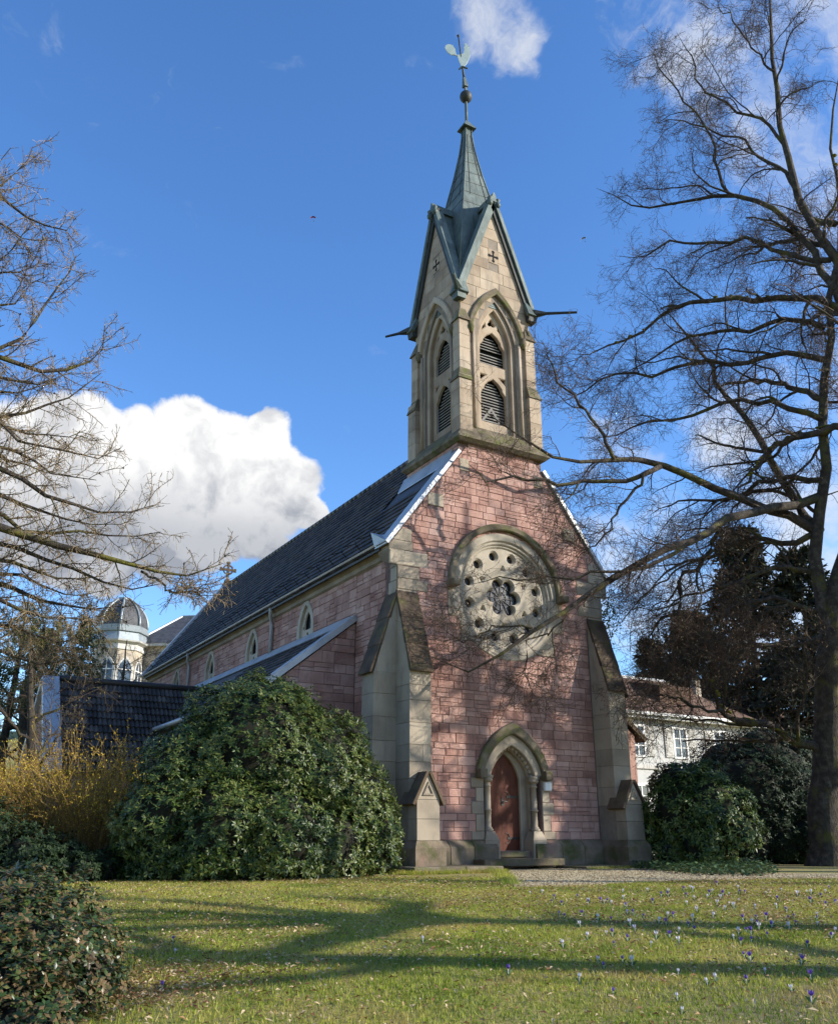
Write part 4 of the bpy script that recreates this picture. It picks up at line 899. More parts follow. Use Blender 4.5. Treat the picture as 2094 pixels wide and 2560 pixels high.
a2 = rg.random(n) * 6.283; T_ = np.stack([gx + lean_ * np.cos(a2), gy + lean_ * np.sin(a2), gzv + hgt], -1)
lawn = put(bpy.data.objects.new('grass', fast_mesh('grass', np.stack([A, B2, T_], 1), tris=np.arange(n * 3).reshape(-1, 3), mat=M['grass'])))
lawn['kind'] = 'stuff'; tag(lawn, 'short patchy lawn in front of the church', 'grass')
def leaf_cards(P, D, N_, L_, W, fold=.25):                     # P base, D unit direction, N_ unit normal; folded two-sided leaves
    S = np.cross(D, N_); S /= np.linalg.norm(S, axis=1, keepdims=True) + 1e-9
    L_ = L_[:, None]; W = W[:, None]
    m = P + D * L_ * .5
    co = np.stack([P, m + S * W * .5 + N_ * W * fold, m, m - S * W * .5 + N_ * W * fold, P + D * L_ - N_ * L_ * .12], 1)
    o = np.arange(len(P))[:, None] * 5
    tr = np.stack([o + [0, 1, 2], o + [0, 2, 3], o + [1, 4, 2], o + [2, 4, 3]], 1).reshape(-1, 3)
    return co.reshape(-1, 3), tr
def unit(a): return a / (np.linalg.norm(a, axis=-1, keepdims=True) + 1e-9)
lx, ly = lawn_points(70000, pw=.8); lx = np.concatenate([lx, rg.uniform(-5, 2, 500)]); ly = np.concatenate([ly, rg.uniform(-7.2, -1.8, 500)]); k = rg.random(len(lx)) < np.clip(.55 + .6 * fbm(lx * .6 + 5, ly * .6) + .03 * (lx + 8), .1, 1); lx, ly = lx[k], ly[k]
q1, q2 = on_ground(470, 2450), on_ground(330, 2500)
lx = np.concatenate([lx, rg.normal(q1.x, .55, 900), rg.normal(q2.x, .4, 500), rg.normal(-4, 3, 1500)]); ly = np.concatenate([ly, rg.normal(q1.y, .4, 900), rg.normal(q2.y, .3, 500), rg.normal(-10.5, 1.2, 1500)])
n = len(lx); P = np.stack([lx, ly, gnd(lx, ly) + rg.uniform(.015, .05, n)], -1)
az = rg.random(n) * 6.283; tl = rg.normal(0, .3, n); D = unit(np.stack([np.cos(az), np.sin(az), tl], -1)); Nn = unit(np.stack([rg.normal(0, .3, n), rg.normal(0, .3, n), np.ones(n)], -1))
co, tr = leaf_cards(P, D, Nn, rg.uniform(.025, .075, n), rg.uniform(.010, .030, n), .35)
lit = put(bpy.data.objects.new('fallen_leaves', fast_mesh('fallen_leaves', co, tris=tr, mat=M['fallen_leaf']))); lit['kind'] = 'stuff'; tag(lit, 'dry brown leaves scattered over the lawn', 'leaves')

# ------------------------------------------------------------------ crocuses
M['crocus_purple'] = material('crocus_purple', [(.09, .04, .30), (.16, .08, .42)], .5, 5, piece=.8, bump=0, transl=.3)
M['crocus_white'] = material('crocus_white', [(.62, .58, .68), (.72, .70, .74)], .5, 5, piece=.5, bump=0, transl=.3)
M['crocus_leaf'] = material('crocus_leaf', [(.05, .11, .02)], .5, bump=0)
def crocus_mesh(name, mat, opened):
    mb = MB(); mb.tube([(0, 0, 0), (.002, 0, .05), (0, .002, .075)], [.004, .004, .006], 5)
    nst = len(mb.f)
    for k in range(6):
        a = k * 1.0472; ca, sa = math.cos(a), math.sin(a); o = opened
        def pt(r_, z, w): return (r_ * ca - w * sa, r_ * sa + w * ca, z)
        mb.add([pt(.004, .07, 0), pt(.016 + .004 * o, .092, .011), pt(.018 + .004 * o, .092, 0), pt(.016 + .004 * o, .092, -.011), pt(.010 + .022 * o, .125, 0)], [(0, 1, 2), (0, 2, 3), (1, 4, 2), (2, 4, 3)])
    npt = len(mb.f)
    for k in range(4):
        a = k * 1.7 + .4; ca, sa = math.cos(a), math.sin(a)
        mb.add([(.003 * -sa, .003 * ca, 0), (-.003 * -sa, -.003 * ca, 0), (.02 * ca, .02 * sa, .06), (.055 * ca, .055 * sa, .075)], [(0, 1, 2), (1, 3, 2)])
    me = bpy.data.meshes.new(name); me.from_pydata(mb.v, [], mb.f)
    for m_ in (M['crocus_white'], mat, M['crocus_leaf']): me.materials.append(m_)
    me.polygons.foreach_set('material_index', [0 if i < nst else (1 if i < npt else 2) for i in range(len(mb.f))]); me.update(); return me
CR = {('purple', o): crocus_mesh('crocus', M['crocus_purple'], o) for o in (.25, .9)} | {('white', o): crocus_mesh('crocus', M['crocus_white'], o) for o in (.25, .9)}
rc = random.Random(21); spots = [(432, 2362, 'purple', 'purple crocus standing alone at the left of the lawn near the rhododendron'), (438, 2388, 'white', 'pale crocus standing alone at the left of the lawn'),
    (405, 2480, 'purple', 'dark crocus alone near the glossy bush at lower left'), (1270, 2442, 'purple', 'single purple crocus low in the middle of the lawn'), (1702, 2540, 'white', 'single white crocus at the bottom edge of the lawn'),
    (1058, 2360, 'white', 'pale crocus at the left end of the shadowed strip, below the rhododendron'), (1980, 2486, 'white', 'white crocus standing alone at lower right of the lawn'), (1557, 2410, 'purple', 'large purple crocus in the grass below the middle shadow')]
for k in range(118):
    py = 2215 + 170 * rc.betavariate(1.5, 2.0); px = rc.uniform(1240, 2090) if rc.random() < .45 else rc.gauss(1800, 190)
    if not 1180 < px < 2090: px = rc.uniform(1500, 2080)
    if py < 2232 and px < 1600: py += 30
    c = 'purple' if rc.random() < .45 else 'white'
    zone = ('in the lawn below the church door' if px < 1500 else 'below the right buttress' if px < 1720 else 'below the right-hand rhododendron' if px < 1920 else 'in front of the linden trunk')
    zone += ', near the gravel' if py < 2285 else ', by the long shadow'
    spots.append((px, py, c, 'small ' + c + ' crocus ' + zone))
for k in range(16):
    spots.append((rc.uniform(1350, 2050), rc.uniform(2390, 2520), 'purple' if k % 2 else 'white', 'purple crocus in the open grass of the near right lawn' if k % 2 else 'white crocus in the open grass of the near right lawn'))
for px, py, c, lab in spots:
    p = on_ground(px, py)
    if in_poly([p.x], [p.y], PATH)[0]: p = on_ground(px, py + 60)
    o = put(bpy.data.objects.new('crocus', CR[(c, rc.choice((.25, .25, .9)))]), None, Matrix.Translation((p.x, p.y, gz1(p.x, p.y) - .004)) @ Matrix.Rotation(rc.random() * 6.28, 4, 'Z') @ Matrix.Rotation(rc.uniform(0, .25), 4, 'X') @ Matrix.Scale(rc.uniform(.55, .95), 4))
    tag(o, lab, 'crocus', 'crocuses in the lawn')

# ------------------------------------------------------------------ villa with a domed tower on the rise behind
M['plaster'] = material('cream_plaster', [(.38, .32, .24), (.44, .38, .295)], .85, 1.0, 5, bump=.15, stain=((.4, .34, .27), 1, .6, .8))
M['plaster_pale'] = material('pale_trim', [(.44, .425, .39), (.5, .485, .45)], .8, 1.0, bump=.1)
M['slate'] = material('villa_slate', [(.035, .036, .04), (.06, .062, .066), (.09, .09, .092)], .6, 3, 5, bump=.5, bscale=12, bstretch=(1, 1, 3), bdist=.03)
M['lead'] = material('lead_grey', [(.20, .235, .25), (.30, .34, .36)], .45, 2, bump=.1, metallic=.2)
M['win_glass'] = material('window_glass', [(.03, .04, .055), (.07, .085, .10)], .08, 1.5, 2, bump=0, spec=.8)
VB = at(287, 1720, 80); VG = gz1(VB.x, VB.y)
vm = Matrix.Translation((VB.x, VB.y, 0)) @ Matrix.Rotation(-R(38), 4, 'Z')
villa = thing('villa', 'cream villa with a slate domed corner tower behind the church', 'house', (VB.x, VB.y, VG))
ze = at(300, 1610, 80).z; zd = at(300, 1572, 80).z; zt = at(287, 1500, 80).z; r8 = math.pi / 8
def oct_(prof): return MB().lathe(prof, 0, 0, 8, r8)
part('tower_wall', oct_([(2.05, VG - 2), (2.05, ze - .25)]).mesh('tower_wall', M['plaster']), villa, vm)
part('cornice', oct_([(2.1, ze - .8), (2.16, ze - .78), (2.16, ze - .55), (2.08, ze - .54), (2.08, ze - .3), (2.45, ze - .12), (2.5, ze), (2.1, ze + .05)]).mesh('cornice', M['plaster_pale']), villa, vm)
part('attic', oct_([(2.3, ze), (2.12, ze + .75), (2.3, ze + .78), (2.34, ze + 1.0), (2.2, ze + 1.05), (2.24, zd)]).mesh('attic', M['lead']), villa, vm)
dp = [(2.14 * (1 - .68 * (k / 9) ** 2.3), zd + (zt - zd) * k / 9) for k in range(10)]
dome = part('dome', oct_(dp).mesh('dome', M['slate']), villa, vm)
for k in range(8):
    a = r8 + k * math.pi / 4
    part('dome_rib', MB().tube([(r_ * 1.01 * math.cos(a), r_ * 1.01 * math.sin(a), z) for r_, z in dp], .11, 5).mesh('dome_rib', M['lead'], True), dome, vm)
part('crown', oct_([(.62, zt - .12), (.66, zt + .02), (.66, zt + .18), (.1, zt + .2)]).mesh('crown', M['lead']), villa, vm)
for k in range(8):
    a = -math.pi / 2 + k * math.pi / 4
    if math.sin(a + -R(38)) > .8: continue
    wf = vm @ Matrix.Rotation(a, 4, 'Z') @ frame((2.05 * math.cos(r8) + .01, 0, 0), (0, 1, 0), (0, 0, 1))
    for zb, zs, za, hw in ((ze - 4.6, ze - 2.4, ze - 1.5, .58), (ze - 8.6, ze - 6.2, ze - 6.0, .58)):
        w = part('window', plate('window_frame', [closed_arch(hw + .16, zb - .12, zs, za + .14), closed_arch(hw - .02, zb + .02, zs, za - .02)], .16, M['plaster_pale'], .01), villa, wf @ Matrix.Translation((0, 0, .06)))
        part('pane', plate('pane', [closed_arch(hw, zb, zs, za)], .02, M['win_glass']), w, wf @ Matrix.Translation((0, 0, -.0)))
        part('glazing_bar', MB().box(-.035, .035, zb, za - .05, .01, .05).box(-hw, hw, zs - .1, zs - .02, .01, .05).mesh('glazing_bar', M['white']), w, wf)
# main block to the right of the tower
mbm = vm @ Matrix.Translation((1.2, 1.0, 0))
part('wall', MB().box(0, 11, 0, 8, VG - 2, ze - .1).mesh('wall', M['plaster']), villa, mbm)
part('eaves', MB().box(-.3, 11.4, -.45, 8.4, ze - .12, ze + .12).mesh('eaves', M['plaster_pale']), villa, mbm)
rf = part('roof', MB().hull8([(-.35, -.5, ze + .12), (11.5, -.5, ze + .12), (11.5, 8.5, ze + .12), (-.35, 8.5, ze + .12)], [(2.2, 3.8, ze + 3.4), (8, 3.8, ze + 3.4), (8, 4.2, ze + 3.4), (2.2, 4.2, ze + 3.4)]).mesh('roof', M['slate']), villa, mbm)
part('hip_ridge', MB().tube([(-.35, -.5, ze + .16), (2.2, 3.9, ze + 3.45), (8, 3.9, ze + 3.45), (11.5, -.5, ze + .16)], .12, 6).mesh('hip_ridge', M['lead']), rf, mbm)
for x in (3.6, 7.5): part('chimney', MB().box(x, x + .8, 5.5, 6.4, ze + .5, ze + 3.6).box(x - .08, x + .88, 5.42, 6.48, ze + 3.6, ze + 3.8).mesh('chimney', M['lead']), rf, mbm)
part('downpipe', MB().tube([(.25, -.06, ze - .2), (.25, -.06, VG)], .07, 6).mesh('downpipe', M['plaster_pale']), villa, mbm)
for k in range(4):
    for dz in (4.4, 8.6):
        wf = mbm @ frame((2.2 + k * 2.6, -.02, 0), (1, 0, 0), (0, 0, 1)); zb = ze - dz; zq = zb + 2.3
        w = part('window', plate('window_frame', [[(-.72, zb - .12), (.72, zb - .12), (.72, zq + .12), (-.72, zq + .12)], [(-.56, zb), (.56, zb), (.56, zq), (-.56, zq)]], .14, M['plaster_pale']), villa, wf @ Matrix.Translation((0, 0, .06)))
        part('pane', MB().box(-.58, .58, zb, zq, -.01, .012).mesh('pane', M['win_glass']), w, wf)

# ------------------------------------------------------------------ white house behind the right-hand trees
M['shingle'] = material('white_shingle', [(.40, .40, .385), (.48, .48, .465)], .75, 2.5, 5, bump=.5, bscale=14, bstretch=(1, 1, 3), bdist=.02, stain=((.42, .42, .40), 5, .6, .8))
M['red_tile'] = material('brown_red_tile', [(.085, .05, .034), (.14, .082, .056), (.19, .12, .085)], .85, 1.6, 6, bump=.8, bscale=11, bstretch=(2, 2, 2), bdist=.04, stain=((.09, .075, .05), 2, .55, .75))
house = thing('white_house', 'white shingled house with brown tiled roof right of the church', 'house', (17, 12, -.46))
HX0, HX1, HY0, HE, HR = 8.0, 25.2, 12.0, 6.05, 8.55
part('wall', MB().box(HX0, HX1, HY0, HY0 + 7, -1, HE).mesh('wall', M['shingle']), house)
part('string_course', MB().box(HX0, HX1 + .05, HY0 - .08, HY0 - .003, 3.45, 3.62).mesh('string_course', M['plaster_pale']), house)
hr = part('roof', MB().hull8([(HX0, HY0 - .5, HE - .02), (HX1 + .5, HY0 - .5, HE - .02), (HX1 + .5, HY0 + 7.5, HE - .02), (HX0, HY0 + 7.5, HE - .02)], [(HX0, HY0 + 3.4, HR), (HX1 - 2.9, HY0 + 3.4, HR), (HX1 - 2.9, HY0 + 3.6, HR), (HX0, HY0 + 3.6, HR)]).mesh('roof', M['red_tile']), house)
part('ridge', MB().tube([(HX0, HY0 + 3.5, HR + .02), (HX1 - 2.9, HY0 + 3.5, HR + .02)], .13, 6).mesh('ridge', M['white']), hr)
part('gutter', MB().box(HX0, HX1 + .55, HY0 - .62, HY0 - .503, HE - .08, HE + .06).mesh('gutter', M['white']), house)
part('fascia', MB().box(HX0, HX1 + .4, HY0 - .45, HY0 - .02, HE - .22, HE - .04).mesh('fascia', M['white']), house)
part('dormer', MB().hull8([(19.2, HY0 + .9, HE + .9), (21.4, HY0 + .9, HE + .9), (21.4, HY0 + 3.2, HE + .9), (19.2, HY0 + 3.2, HE + .9)], [(19.0, HY0 + .7, HE + 1.75), (21.6, HY0 + .7, HE + 1.75), (21.6, HY0 + 3.4, HE + 2.3), (19.0, HY0 + 3.4, HE + 2.3)]).mesh('dormer', M['red_tile']), hr)
for x in (23.6, 15.2): part('chimney', MB().box(x, x + .4, HY0 + 2.4, HY0 + 2.8, HE + .8, HR + .1).mesh('chimney', M['plaster']), hr)
def house_window(x, zb, shutters=True):
    wf = frame((x, HY0, 0), (1, 0, 0), (0, 0, 1)); zq = zb + 1.35
    w = part('window', plate('window_frame', [[(-.52, zb - .1), (.52, zb - .1), (.52, zq + .1), (-.52, zq + .1)], [(-.4, zb), (.4, zb), (.4, zq), (-.4, zq)]], .12, M['white']), house, wf @ Matrix.Translation((0, 0, .06)))
    part('pane', MB().box(-.41, .41, zb, zq, -.02, .012).mesh('pane', M['win_glass']), w, wf)
    part('glazing_bar', MB().box(-.03, .03, zb, zq, .014, .045).box(-.4, .4, zb + .42, zb + .47, .014, .04).box(-.4, .4, zb + .87, zb + .92, .014, .04).mesh('glazing_bar', M['white']), w, wf)
    if shutters:
        for s in (-1, 1):
            m_ = MB().box(s * .82 - .26, s * .82 + .26, zb - .05, zq + .05, .03, .06)
            for q in range(9): m_.box(s * .82 - .2, s * .82 + .2, zb + .02 + q * .145, zb + .11 + q * .145, .061, .08)
            part('shutter', m_.mesh('shutter', M['plaster_pale']), w, wf)
for x in (16.5, 19.4, 22.3, 13.6): house_window(x, 4.1); house_window(x, 1.3, False)
wing = thing('house_wing', 'lower wing with hipped brown roof at the far right behind the linden', 'house', (31, 16, -.46))
part('wall', MB().box(25.9, 37, 14, 20, -1, 5.9).mesh('wall', M['shingle']), wing)
wr = part('roof', MB().hull8([(25.85, 13.5, 5.9), (37.5, 13.5, 5.9), (37.5, 20.5, 5.9), (25.85, 20.5, 5.9)], [(26.2, 16.9, 8.2), (33, 16.9, 8.2), (33, 17.1, 8.2), (26.2, 17.1, 8.2)]).mesh('roof', M['red_tile']), wing)
part('gutter', MB().box(25.85, 37.5, 13.38, 13.497, 5.84, 5.97).mesh('gutter', M['white']), wing)
for x in (27.5, 30.3, 33.1):
    w = part('window', MB().box(x - .55, x + .55, 13.93, 13.997, 3.9, 5.4).mesh('window_frame', M['white']), wing)
    part('pane', MB().box(x - .42, x + .42, 13.9, 13.927, 4.0, 5.3).mesh('pane', M['win_glass']), w)

# ------------------------------------------------------------------ paragliders high over the valley
M['pg_red'] = material('red_canopy', [(.45, .05, .04)], .6, bump=0, transl=.3); M['pg_white'] = material('pale_canopy', [(.45, .46, .40)], .6, bump=0, transl=.3)
M['pg_dark'] = material('pilot_dark', [(.03, .03, .05)], .7, bump=0)
def paraglider(px, py, t, span, yaw, roll, mat, label):
    c = at(px, py, t); m_ = Matrix.Translation(c) @ Matrix.Rotation(yaw, 4, 'Z') @ Matrix.Rotation(roll, 4, 'Y')
    e = thing('paraglider', label, 'paraglider', c - Vector((0, 0, 6)))
    mb = MB(); n = 12
    for j, (cy, th) in enumerate(((-1.2, .05), (-.6, .32), (1.4, .03))):
        pass
    vs = []; fs = []
    for i in range(n + 1):
        a = (i / n - .5) * 2.1; R_ = span / 2.0; x = R_ * math.sin(a); z = R_ * (math.cos(a) - .6); ch = 1.4 * math.cos(a * .8) + .25
        vs += [(x, -ch, z), (x, -ch * .5, z + .28), (x, ch, z + .02), (x, -ch * .4, z - .06)]
    for i in range(n):
        for q in range(4): fs.append((i * 4 + q, i * 4 + (q + 1) % 4, (i + 1) * 4 + (q + 1) % 4, (i + 1) * 4 + q))
    part('canopy', mesh('canopy', vs, fs, mat), e, m_)
    lm = MB()
    for i in (1, 4, 8, 11): lm.tube([vs[i * 4 + 3], (0.25 if i > 6 else -.25, 0, -4.4)], .03, 3)
    part('lines', lm.mesh('lines', M['pg_dark']), e, m_)
    part('pilot', MB().tube([(0, .1, -4.2), (0, .05, -4.6), (0, 0, -5.1), (0, -.5, -5.25), (0, -1.1, -5.3)], [.16, .26, .34, .26, .12], 8).mesh('pilot', M['pg_dark'], True), e, m_)
paraglider(782, 545, 950, 8.5, -.35, -.3, M['pg_red'], 'tiny red paraglider in the blue sky left of the spire')
paraglider(1457, 598, 950, 8.5, -.7, -.55, M['pg_white'], 'tiny pale paraglider in the sky between the spire and the tree')

# loose pebbles on the path and rough grass along the foot of the church
px_ = rg.uniform(-5.3, 3.3, 16000); py_ = rg.uniform(-7.6, -.8, 16000); k = in_poly(px_, py_, PATH); px_, py_ = px_[k], py_[k]; n = len(px_)
P = np.stack([px_, py_, np.full(n, -.45)], -1); az = rg.random(n) * 6.283; D = np.stack([np.cos(az), np.sin(az), np.zeros(n)], -1); Nn = np.tile([0, 0, -1.0], (n, 1)); sz = rg.uniform(.012, .035, n)
S = np.cross(D, Nn); co = np.stack([P + D * sz[:, None], P + S * sz[:, None] * .8, P - D * sz[:, None], P - S * sz[:, None] * .8, P + np.array([0, 0, 1]) * (sz * .8)[:, None]], 1)
o = np.arange(n)[:, None] * 5; tr = np.stack([o + [0, 1, 4], o + [1, 2, 4], o + [2, 3, 4], o + [3, 0, 4]], 1).reshape(-1, 3)
M['pebble'] = material('pebble', [(.20, .155, .085), (.36, .29, .165), (.47, .39, .24)], .9, 3, 2, piece=1.2, bump=0)
pb = put(bpy.data.objects.new('gravel', fast_mesh('gravel', co, tris=tr, mat=M['pebble']))); pb['kind'] = 'stuff'; tag(pb, 'loose gravel on the path before the church door', 'gravel')
ex = np.concatenate([rg.uniform(-4.6, -1.6, 2600), rg.normal(-4.35, .18, 1500), rg.uniform(1.2, 4.6, 1800), rg.uniform(-5.3, -1.9, 2500)]); ey = np.concatenate([rg.normal(-1.84, .07, 2600), rg.uniform(-1.9, .4, 1500), rg.normal(-1.56, .08, 1800), rg.uniform(0, 1, 2500)])
m_ = np.arange(len(ex)) >= 5900; tt = ey[m_]; ex[m_] = -1.95 - 3.3 * tt + rg.normal(0, .1, m_.sum()); ey[m_] = -2.0 - 5.0 * tt + rg.normal(0, .1, m_.sum())
n = len(ex); a = rg.random(n) * 6.283; hg = rg.uniform(.04, .13, n); z0 = gnd(ex, ey); ln = rg.uniform(.1, .8, n) * hg; a2 = rg.random(n) * 6.283
co = np.stack([np.stack([ex - .005 * np.sin(a), ey + .005 * np.cos(a), z0], -1), np.stack([ex + .005 * np.sin(a), ey - .005 * np.cos(a), z0], -1), np.stack([ex + ln * np.cos(a2), ey + ln * np.sin(a2), z0 + hg], -1)], 1)
wd_ = put(bpy.data.objects.new('weeds', fast_mesh('weeds', co, tris=np.arange(n * 3).reshape(-1, 3), mat=M['grass']))); wd_['kind'] = 'stuff'; tag(wd_, 'rough grass tufts along the foot of the church', 'grass')
# ------------------------------------------------------------------ plants: vectorised branches, twigs and leaves
def tubes(P, Rr, sides):                                       # P (N,K,3), Rr (N,K)
    N_, K, _ = P.shape
    T = np.gradient(P, axis=1); T = unit(T)
    ref = np.where(np.abs(T[..., 2:3]) > .9, np.array([1., 0, 0]), np.array([0, 0, 1.]))
    A = unit(np.cross(T, ref)); B = np.cross(T, A)
    ang = np.arange(sides) * 2 * math.pi / sides
    ring = P[:, :, None, :] + Rr[:, :, None, None] * (A[:, :, None, :] * np.cos(ang)[:, None] + B[:, :, None, :] * np.sin(ang)[:, None])
    co = ring.reshape(-1, 3)
    k = np.arange(sides); k2 = (k + 1) % sides
    base = (np.arange(N_)[:, None, None] * K + np.arange(K - 1)[None, :, None]) * sides
    q = np.stack([base + k, base + k2, base + sides + k2, base + sides + k], -1).reshape(-1, 4)
    return co, q
def tube_mesh(name, groups, mat, smooth=True):                 # groups: list of (P, R, sides)
    cs, qs, o = [], [], 0
    for P, Rr, s in groups:
        if len(P) == 0: continue
        c, q = tubes(P, Rr, s); cs.append(c); qs.append(q + o); o += len(c)
    return fast_mesh(name, np.concatenate(cs), quads=np.concatenate(qs), mat=mat, smooth=smooth)
def resample(pts, rad, K, rng, wob=0.0):
    pts = np.array([tuple(p) for p in pts], float); n = len(pts)
    d = np.concatenate([[0], np.cumsum(np.linalg.norm(np.diff(pts, axis=0), axis=1))]); t = np.linspace(0, d[-1], K)
    # smooth interpolation
    m = np.gradient(pts, d, axis=0); out = np.zeros((K, 3))
    j = np.clip(np.searchsorted(d, t, side='right') - 1, 0, n - 2); h = (d[j + 1] - d[j])[:, None]; s = ((t - d[j]) / (d[j + 1] - d[j]))[:, None]
    out = (2 * s**3 - 3 * s**2 + 1) * pts[j] + (s**3 - 2 * s**2 + s) * h * m[j] + (-2 * s**3 + 3 * s**2) * pts[j + 1] + (s**3 - s**2) * h * m[j + 1]
    if wob: out[1:-1] += rng.normal(0, wob, (K - 2, 3))
    r_ = np.interp(t, d, np.interp(np.linspace(0, 1, n), np.linspace(0, 1, len(rad)), rad)) if len(rad) != n else np.interp(t, d, rad)
    return out, r_
def spawn(rng, P, Rr, m, t0, t1, ang, length, K, wander, grav, rr, rmin=.003, flat=0.0, up=0.0, taper_len=.5, rmax=9.0):
    N_, Kp, _ = P.shape
    t = t0 + (t1 - t0) * (np.arange(m)[None, :] + rng.random((N_, m))) / m
    f = t * (Kp - 1); i = np.clip(f.astype(int), 0, Kp - 2); s = (f - i)[..., None]
    ix = np.arange(N_)[:, None]
    p0 = P[ix, i] * (1 - s) + P[ix, i + 1] * s; tan = unit(P[ix, i + 1] - P[ix, i])
    r0 = Rr[ix, i] * (1 - s[..., 0]) + Rr[ix, i + 1] * s[..., 0]
    rv = rng.normal(size=(N_, m, 3)); rv[..., 2] *= (1 - flat); rv[..., 2] += up
    perp = unit(rv - tan * (rv * tan).sum(-1, keepdims=True))
    a = rng.normal(ang, .16, (N_, m))[..., None]
    d = unit(np.cos(a) * tan + np.sin(a) * perp)
    L_ = rng.uniform(length[0], length[1], (N_, m)) * (1 - taper_len * t)
    C = np.zeros((N_, m, K, 3)); C[:, :, 0] = p0; st = (L_ / (K - 1))[..., None]
    for k in range(1, K):
        d = unit(d + rng.normal(0, wander, d.shape) + np.array([0, 0, grav]))
        C[:, :, k] = C[:, :, k - 1] + d * st
    rs = np.clip(r0 * rr, rmin * 1.3, rmax)
    Rn = rs[..., None] * np.linspace(1, .35, K) ; Rn = np.maximum(Rn, rmin)
    return C.reshape(-1, K, 3), Rn.reshape(-1, K)
def wisp(rng, P, n_per, L0, L1, mode='hang'):
    pass
def poly_px(lst, t):                                            # pixel polyline at given distances -> points
    if not isinstance(t, (list, tuple)): t = [t] * len(lst)
    if len(t) == 2 and len(lst) != 2: t = list(np.linspace(t[0], t[1], len(lst)))
    return [at(x, y, d) for (x, y), d in zip(lst, t)]

def build_tree(name, label, base, limbs, seed, mats, specs, trunk=None, leaf=None, group=None, K=16, sub=None, thin=(), wob=.025):
    """limbs: list of (points, radii). specs: spawn levels. Returns the thing."""
    rng = np.random.default_rng(seed)
    e = thing(name, label, 'tree', base, group)
    if trunk is not None:
        p, r_ = resample(trunk[0], trunk[1], 20, rng, .02)
        part('trunk', tube_mesh('trunk', [(p[None], r_[None], 14)], mats[0]), e)
    LP, LR = [], []
    for pts, rad in limbs:
        p, r_ = resample(pts, rad, K, rng, wob); r_ = np.minimum(r_, np.interp(np.linspace(0, 1, K), [0, .85, 1], [9, r_[int(K * .85)], .006])); LP.append(p); LR.append(r_)
        p = np.concatenate([[p[0] - (p[1] - p[0]) * .02], p, [p[-1] + (p[-1] - p[-2]) * .05]]); r_ = np.concatenate([[.0005], r_, [.0005]])
        part('limb', tube_mesh('limb', [(p[None], r_[None], 8)], mats[0] if rad[0] > .08 else mats[1]), e)
    P, Rr = np.array(LP), np.array(LR); groups = []; allp = []
    if sub:
        sel_ = np.array([k for k in range(len(P)) if k not in thin]); S, SR = spawn(rng, P[sel_], Rr[sel_], **sub)
        if thin:
            S2, SR2 = spawn(rng, P[list(thin)], Rr[list(thin)], m=2, t0=.2, t1=.9, ang=.7, length=(1.0, 2.4), K=K, wander=.18, grav=-.02, rr=.5, rmin=.008, flat=.3, rmax=.03)
            S = np.concatenate([S, S2]); SR = np.concatenate([SR, SR2])
        for p, r_ in zip(S, SR):
            p = np.concatenate([p, [p[-1] + (p[-1] - p[-2]) * .3]]); r_ = np.concatenate([r_, [.001]])
            part('limb', tube_mesh('limb', [(p[None], r_[None], 6)], mats[1]), e)
        P = np.concatenate([P, S]); Rr = np.concatenate([Rr, SR])
    for sp_ in specs:
        sides = sp_.pop('sides', 4)
        P, Rr = spawn(rng, P, Rr, **sp_); groups.append((P, Rr, sides)); allp.append(P)
    part('crown', tube_mesh('crown', groups, mats[2]), e)
    return e, allp, rng

# ---- the big linden at right
LT = 31.0
base = at(2074, 2158, LT); base.z = gz1(base.x, base.y)
def lp(lst, t): return poly_px(lst, t)
tb_ = Vector((base.x, base.y, base.z))
tk = [tb_ + Vector((0, 0, -.15)), tb_ + Vector((0, 0, .25)), tb_ + Vector((.02, 0, 1.0)), at(2070, 1880, LT), at(2072, 1700, LT), at(2082, 1560, LT), at(2104, 1440, LT), at(2130, 1330, LT), at(2138, 1200, LT)]
limbs = []
def limb(px, t, rad): limbs.append((lp(px, t), rad))
limb([(2078, 1640), (2050, 1490), (2052, 1250), (2058, 1000), (2072, 800), (2100, 560), (2080, 350), (2096, 100)], LT, [.30, .22, .18, .15, .12, .08, .05, .015])
limb([(2132, 1330), (2138, 1200), (2142, 1050), (2125, 800), (2062, 610), (1992, 480), (1957, 330), (1932, 150), (1915, -100)], LT, [.29, .26, .24, .2, .17, .14, .11, .08, .04])
limb([(2100, 760), (2071, 697), (2010, 598), (1906, 509), (1821, 485), (1750, 500), (1670, 514), (1562, 509), (1491, 471)], [31, 31.5], [.15, .14, .12, .10, .085, .065, .05, .035, .02])
limb([(1821, 485), (1790, 410), (1770, 330), (1730, 270), (1680, 215), (1640, 160), (1620, 120)], [31.3, 31.5], [.07, .06, .05, .04, .035, .025, .015])
limb([(1992, 480), (1962, 424), (1882, 391), (1854, 349), (1774, 325), (1700, 300), (1640, 310)], [31, 32.5], [.08, .075, .06, .05, .04, .03, .015])
limb([(1957, 360), (1906, 302), (1821, 264), (1765, 226), (1727, 155), (1690, 80)], [31, 31], [.07, .06, .05, .04, .03, .015])
limb([(1935, 180), (1880, 120), (1830, 60), (1790, -10)], [31, 32], [.05, .04, .03, .015])
limb([(2130, 800), (2040, 745), (1900, 748), (1780, 748), (1690, 770), (1600, 830), (1500, 872), (1420, 885)], [31, 30.5], [.15, .13, .11, .09, .075, .055, .035, .018])
limb([(2060, 900), (1960, 880), (1860, 910), (1760, 900), (1660, 930), (1560, 930), (1450, 980), (1380, 1010)], [31, 29.5], [.12, .1, .09, .075, .06, .045, .03, .015])
limb([(2140, 1060), (2050, 1075), (1980, 1095), (1920, 1130), (1880, 1180), (1840, 1240)], [31, 30], [.14, .13, .12, .10, .07, .04])
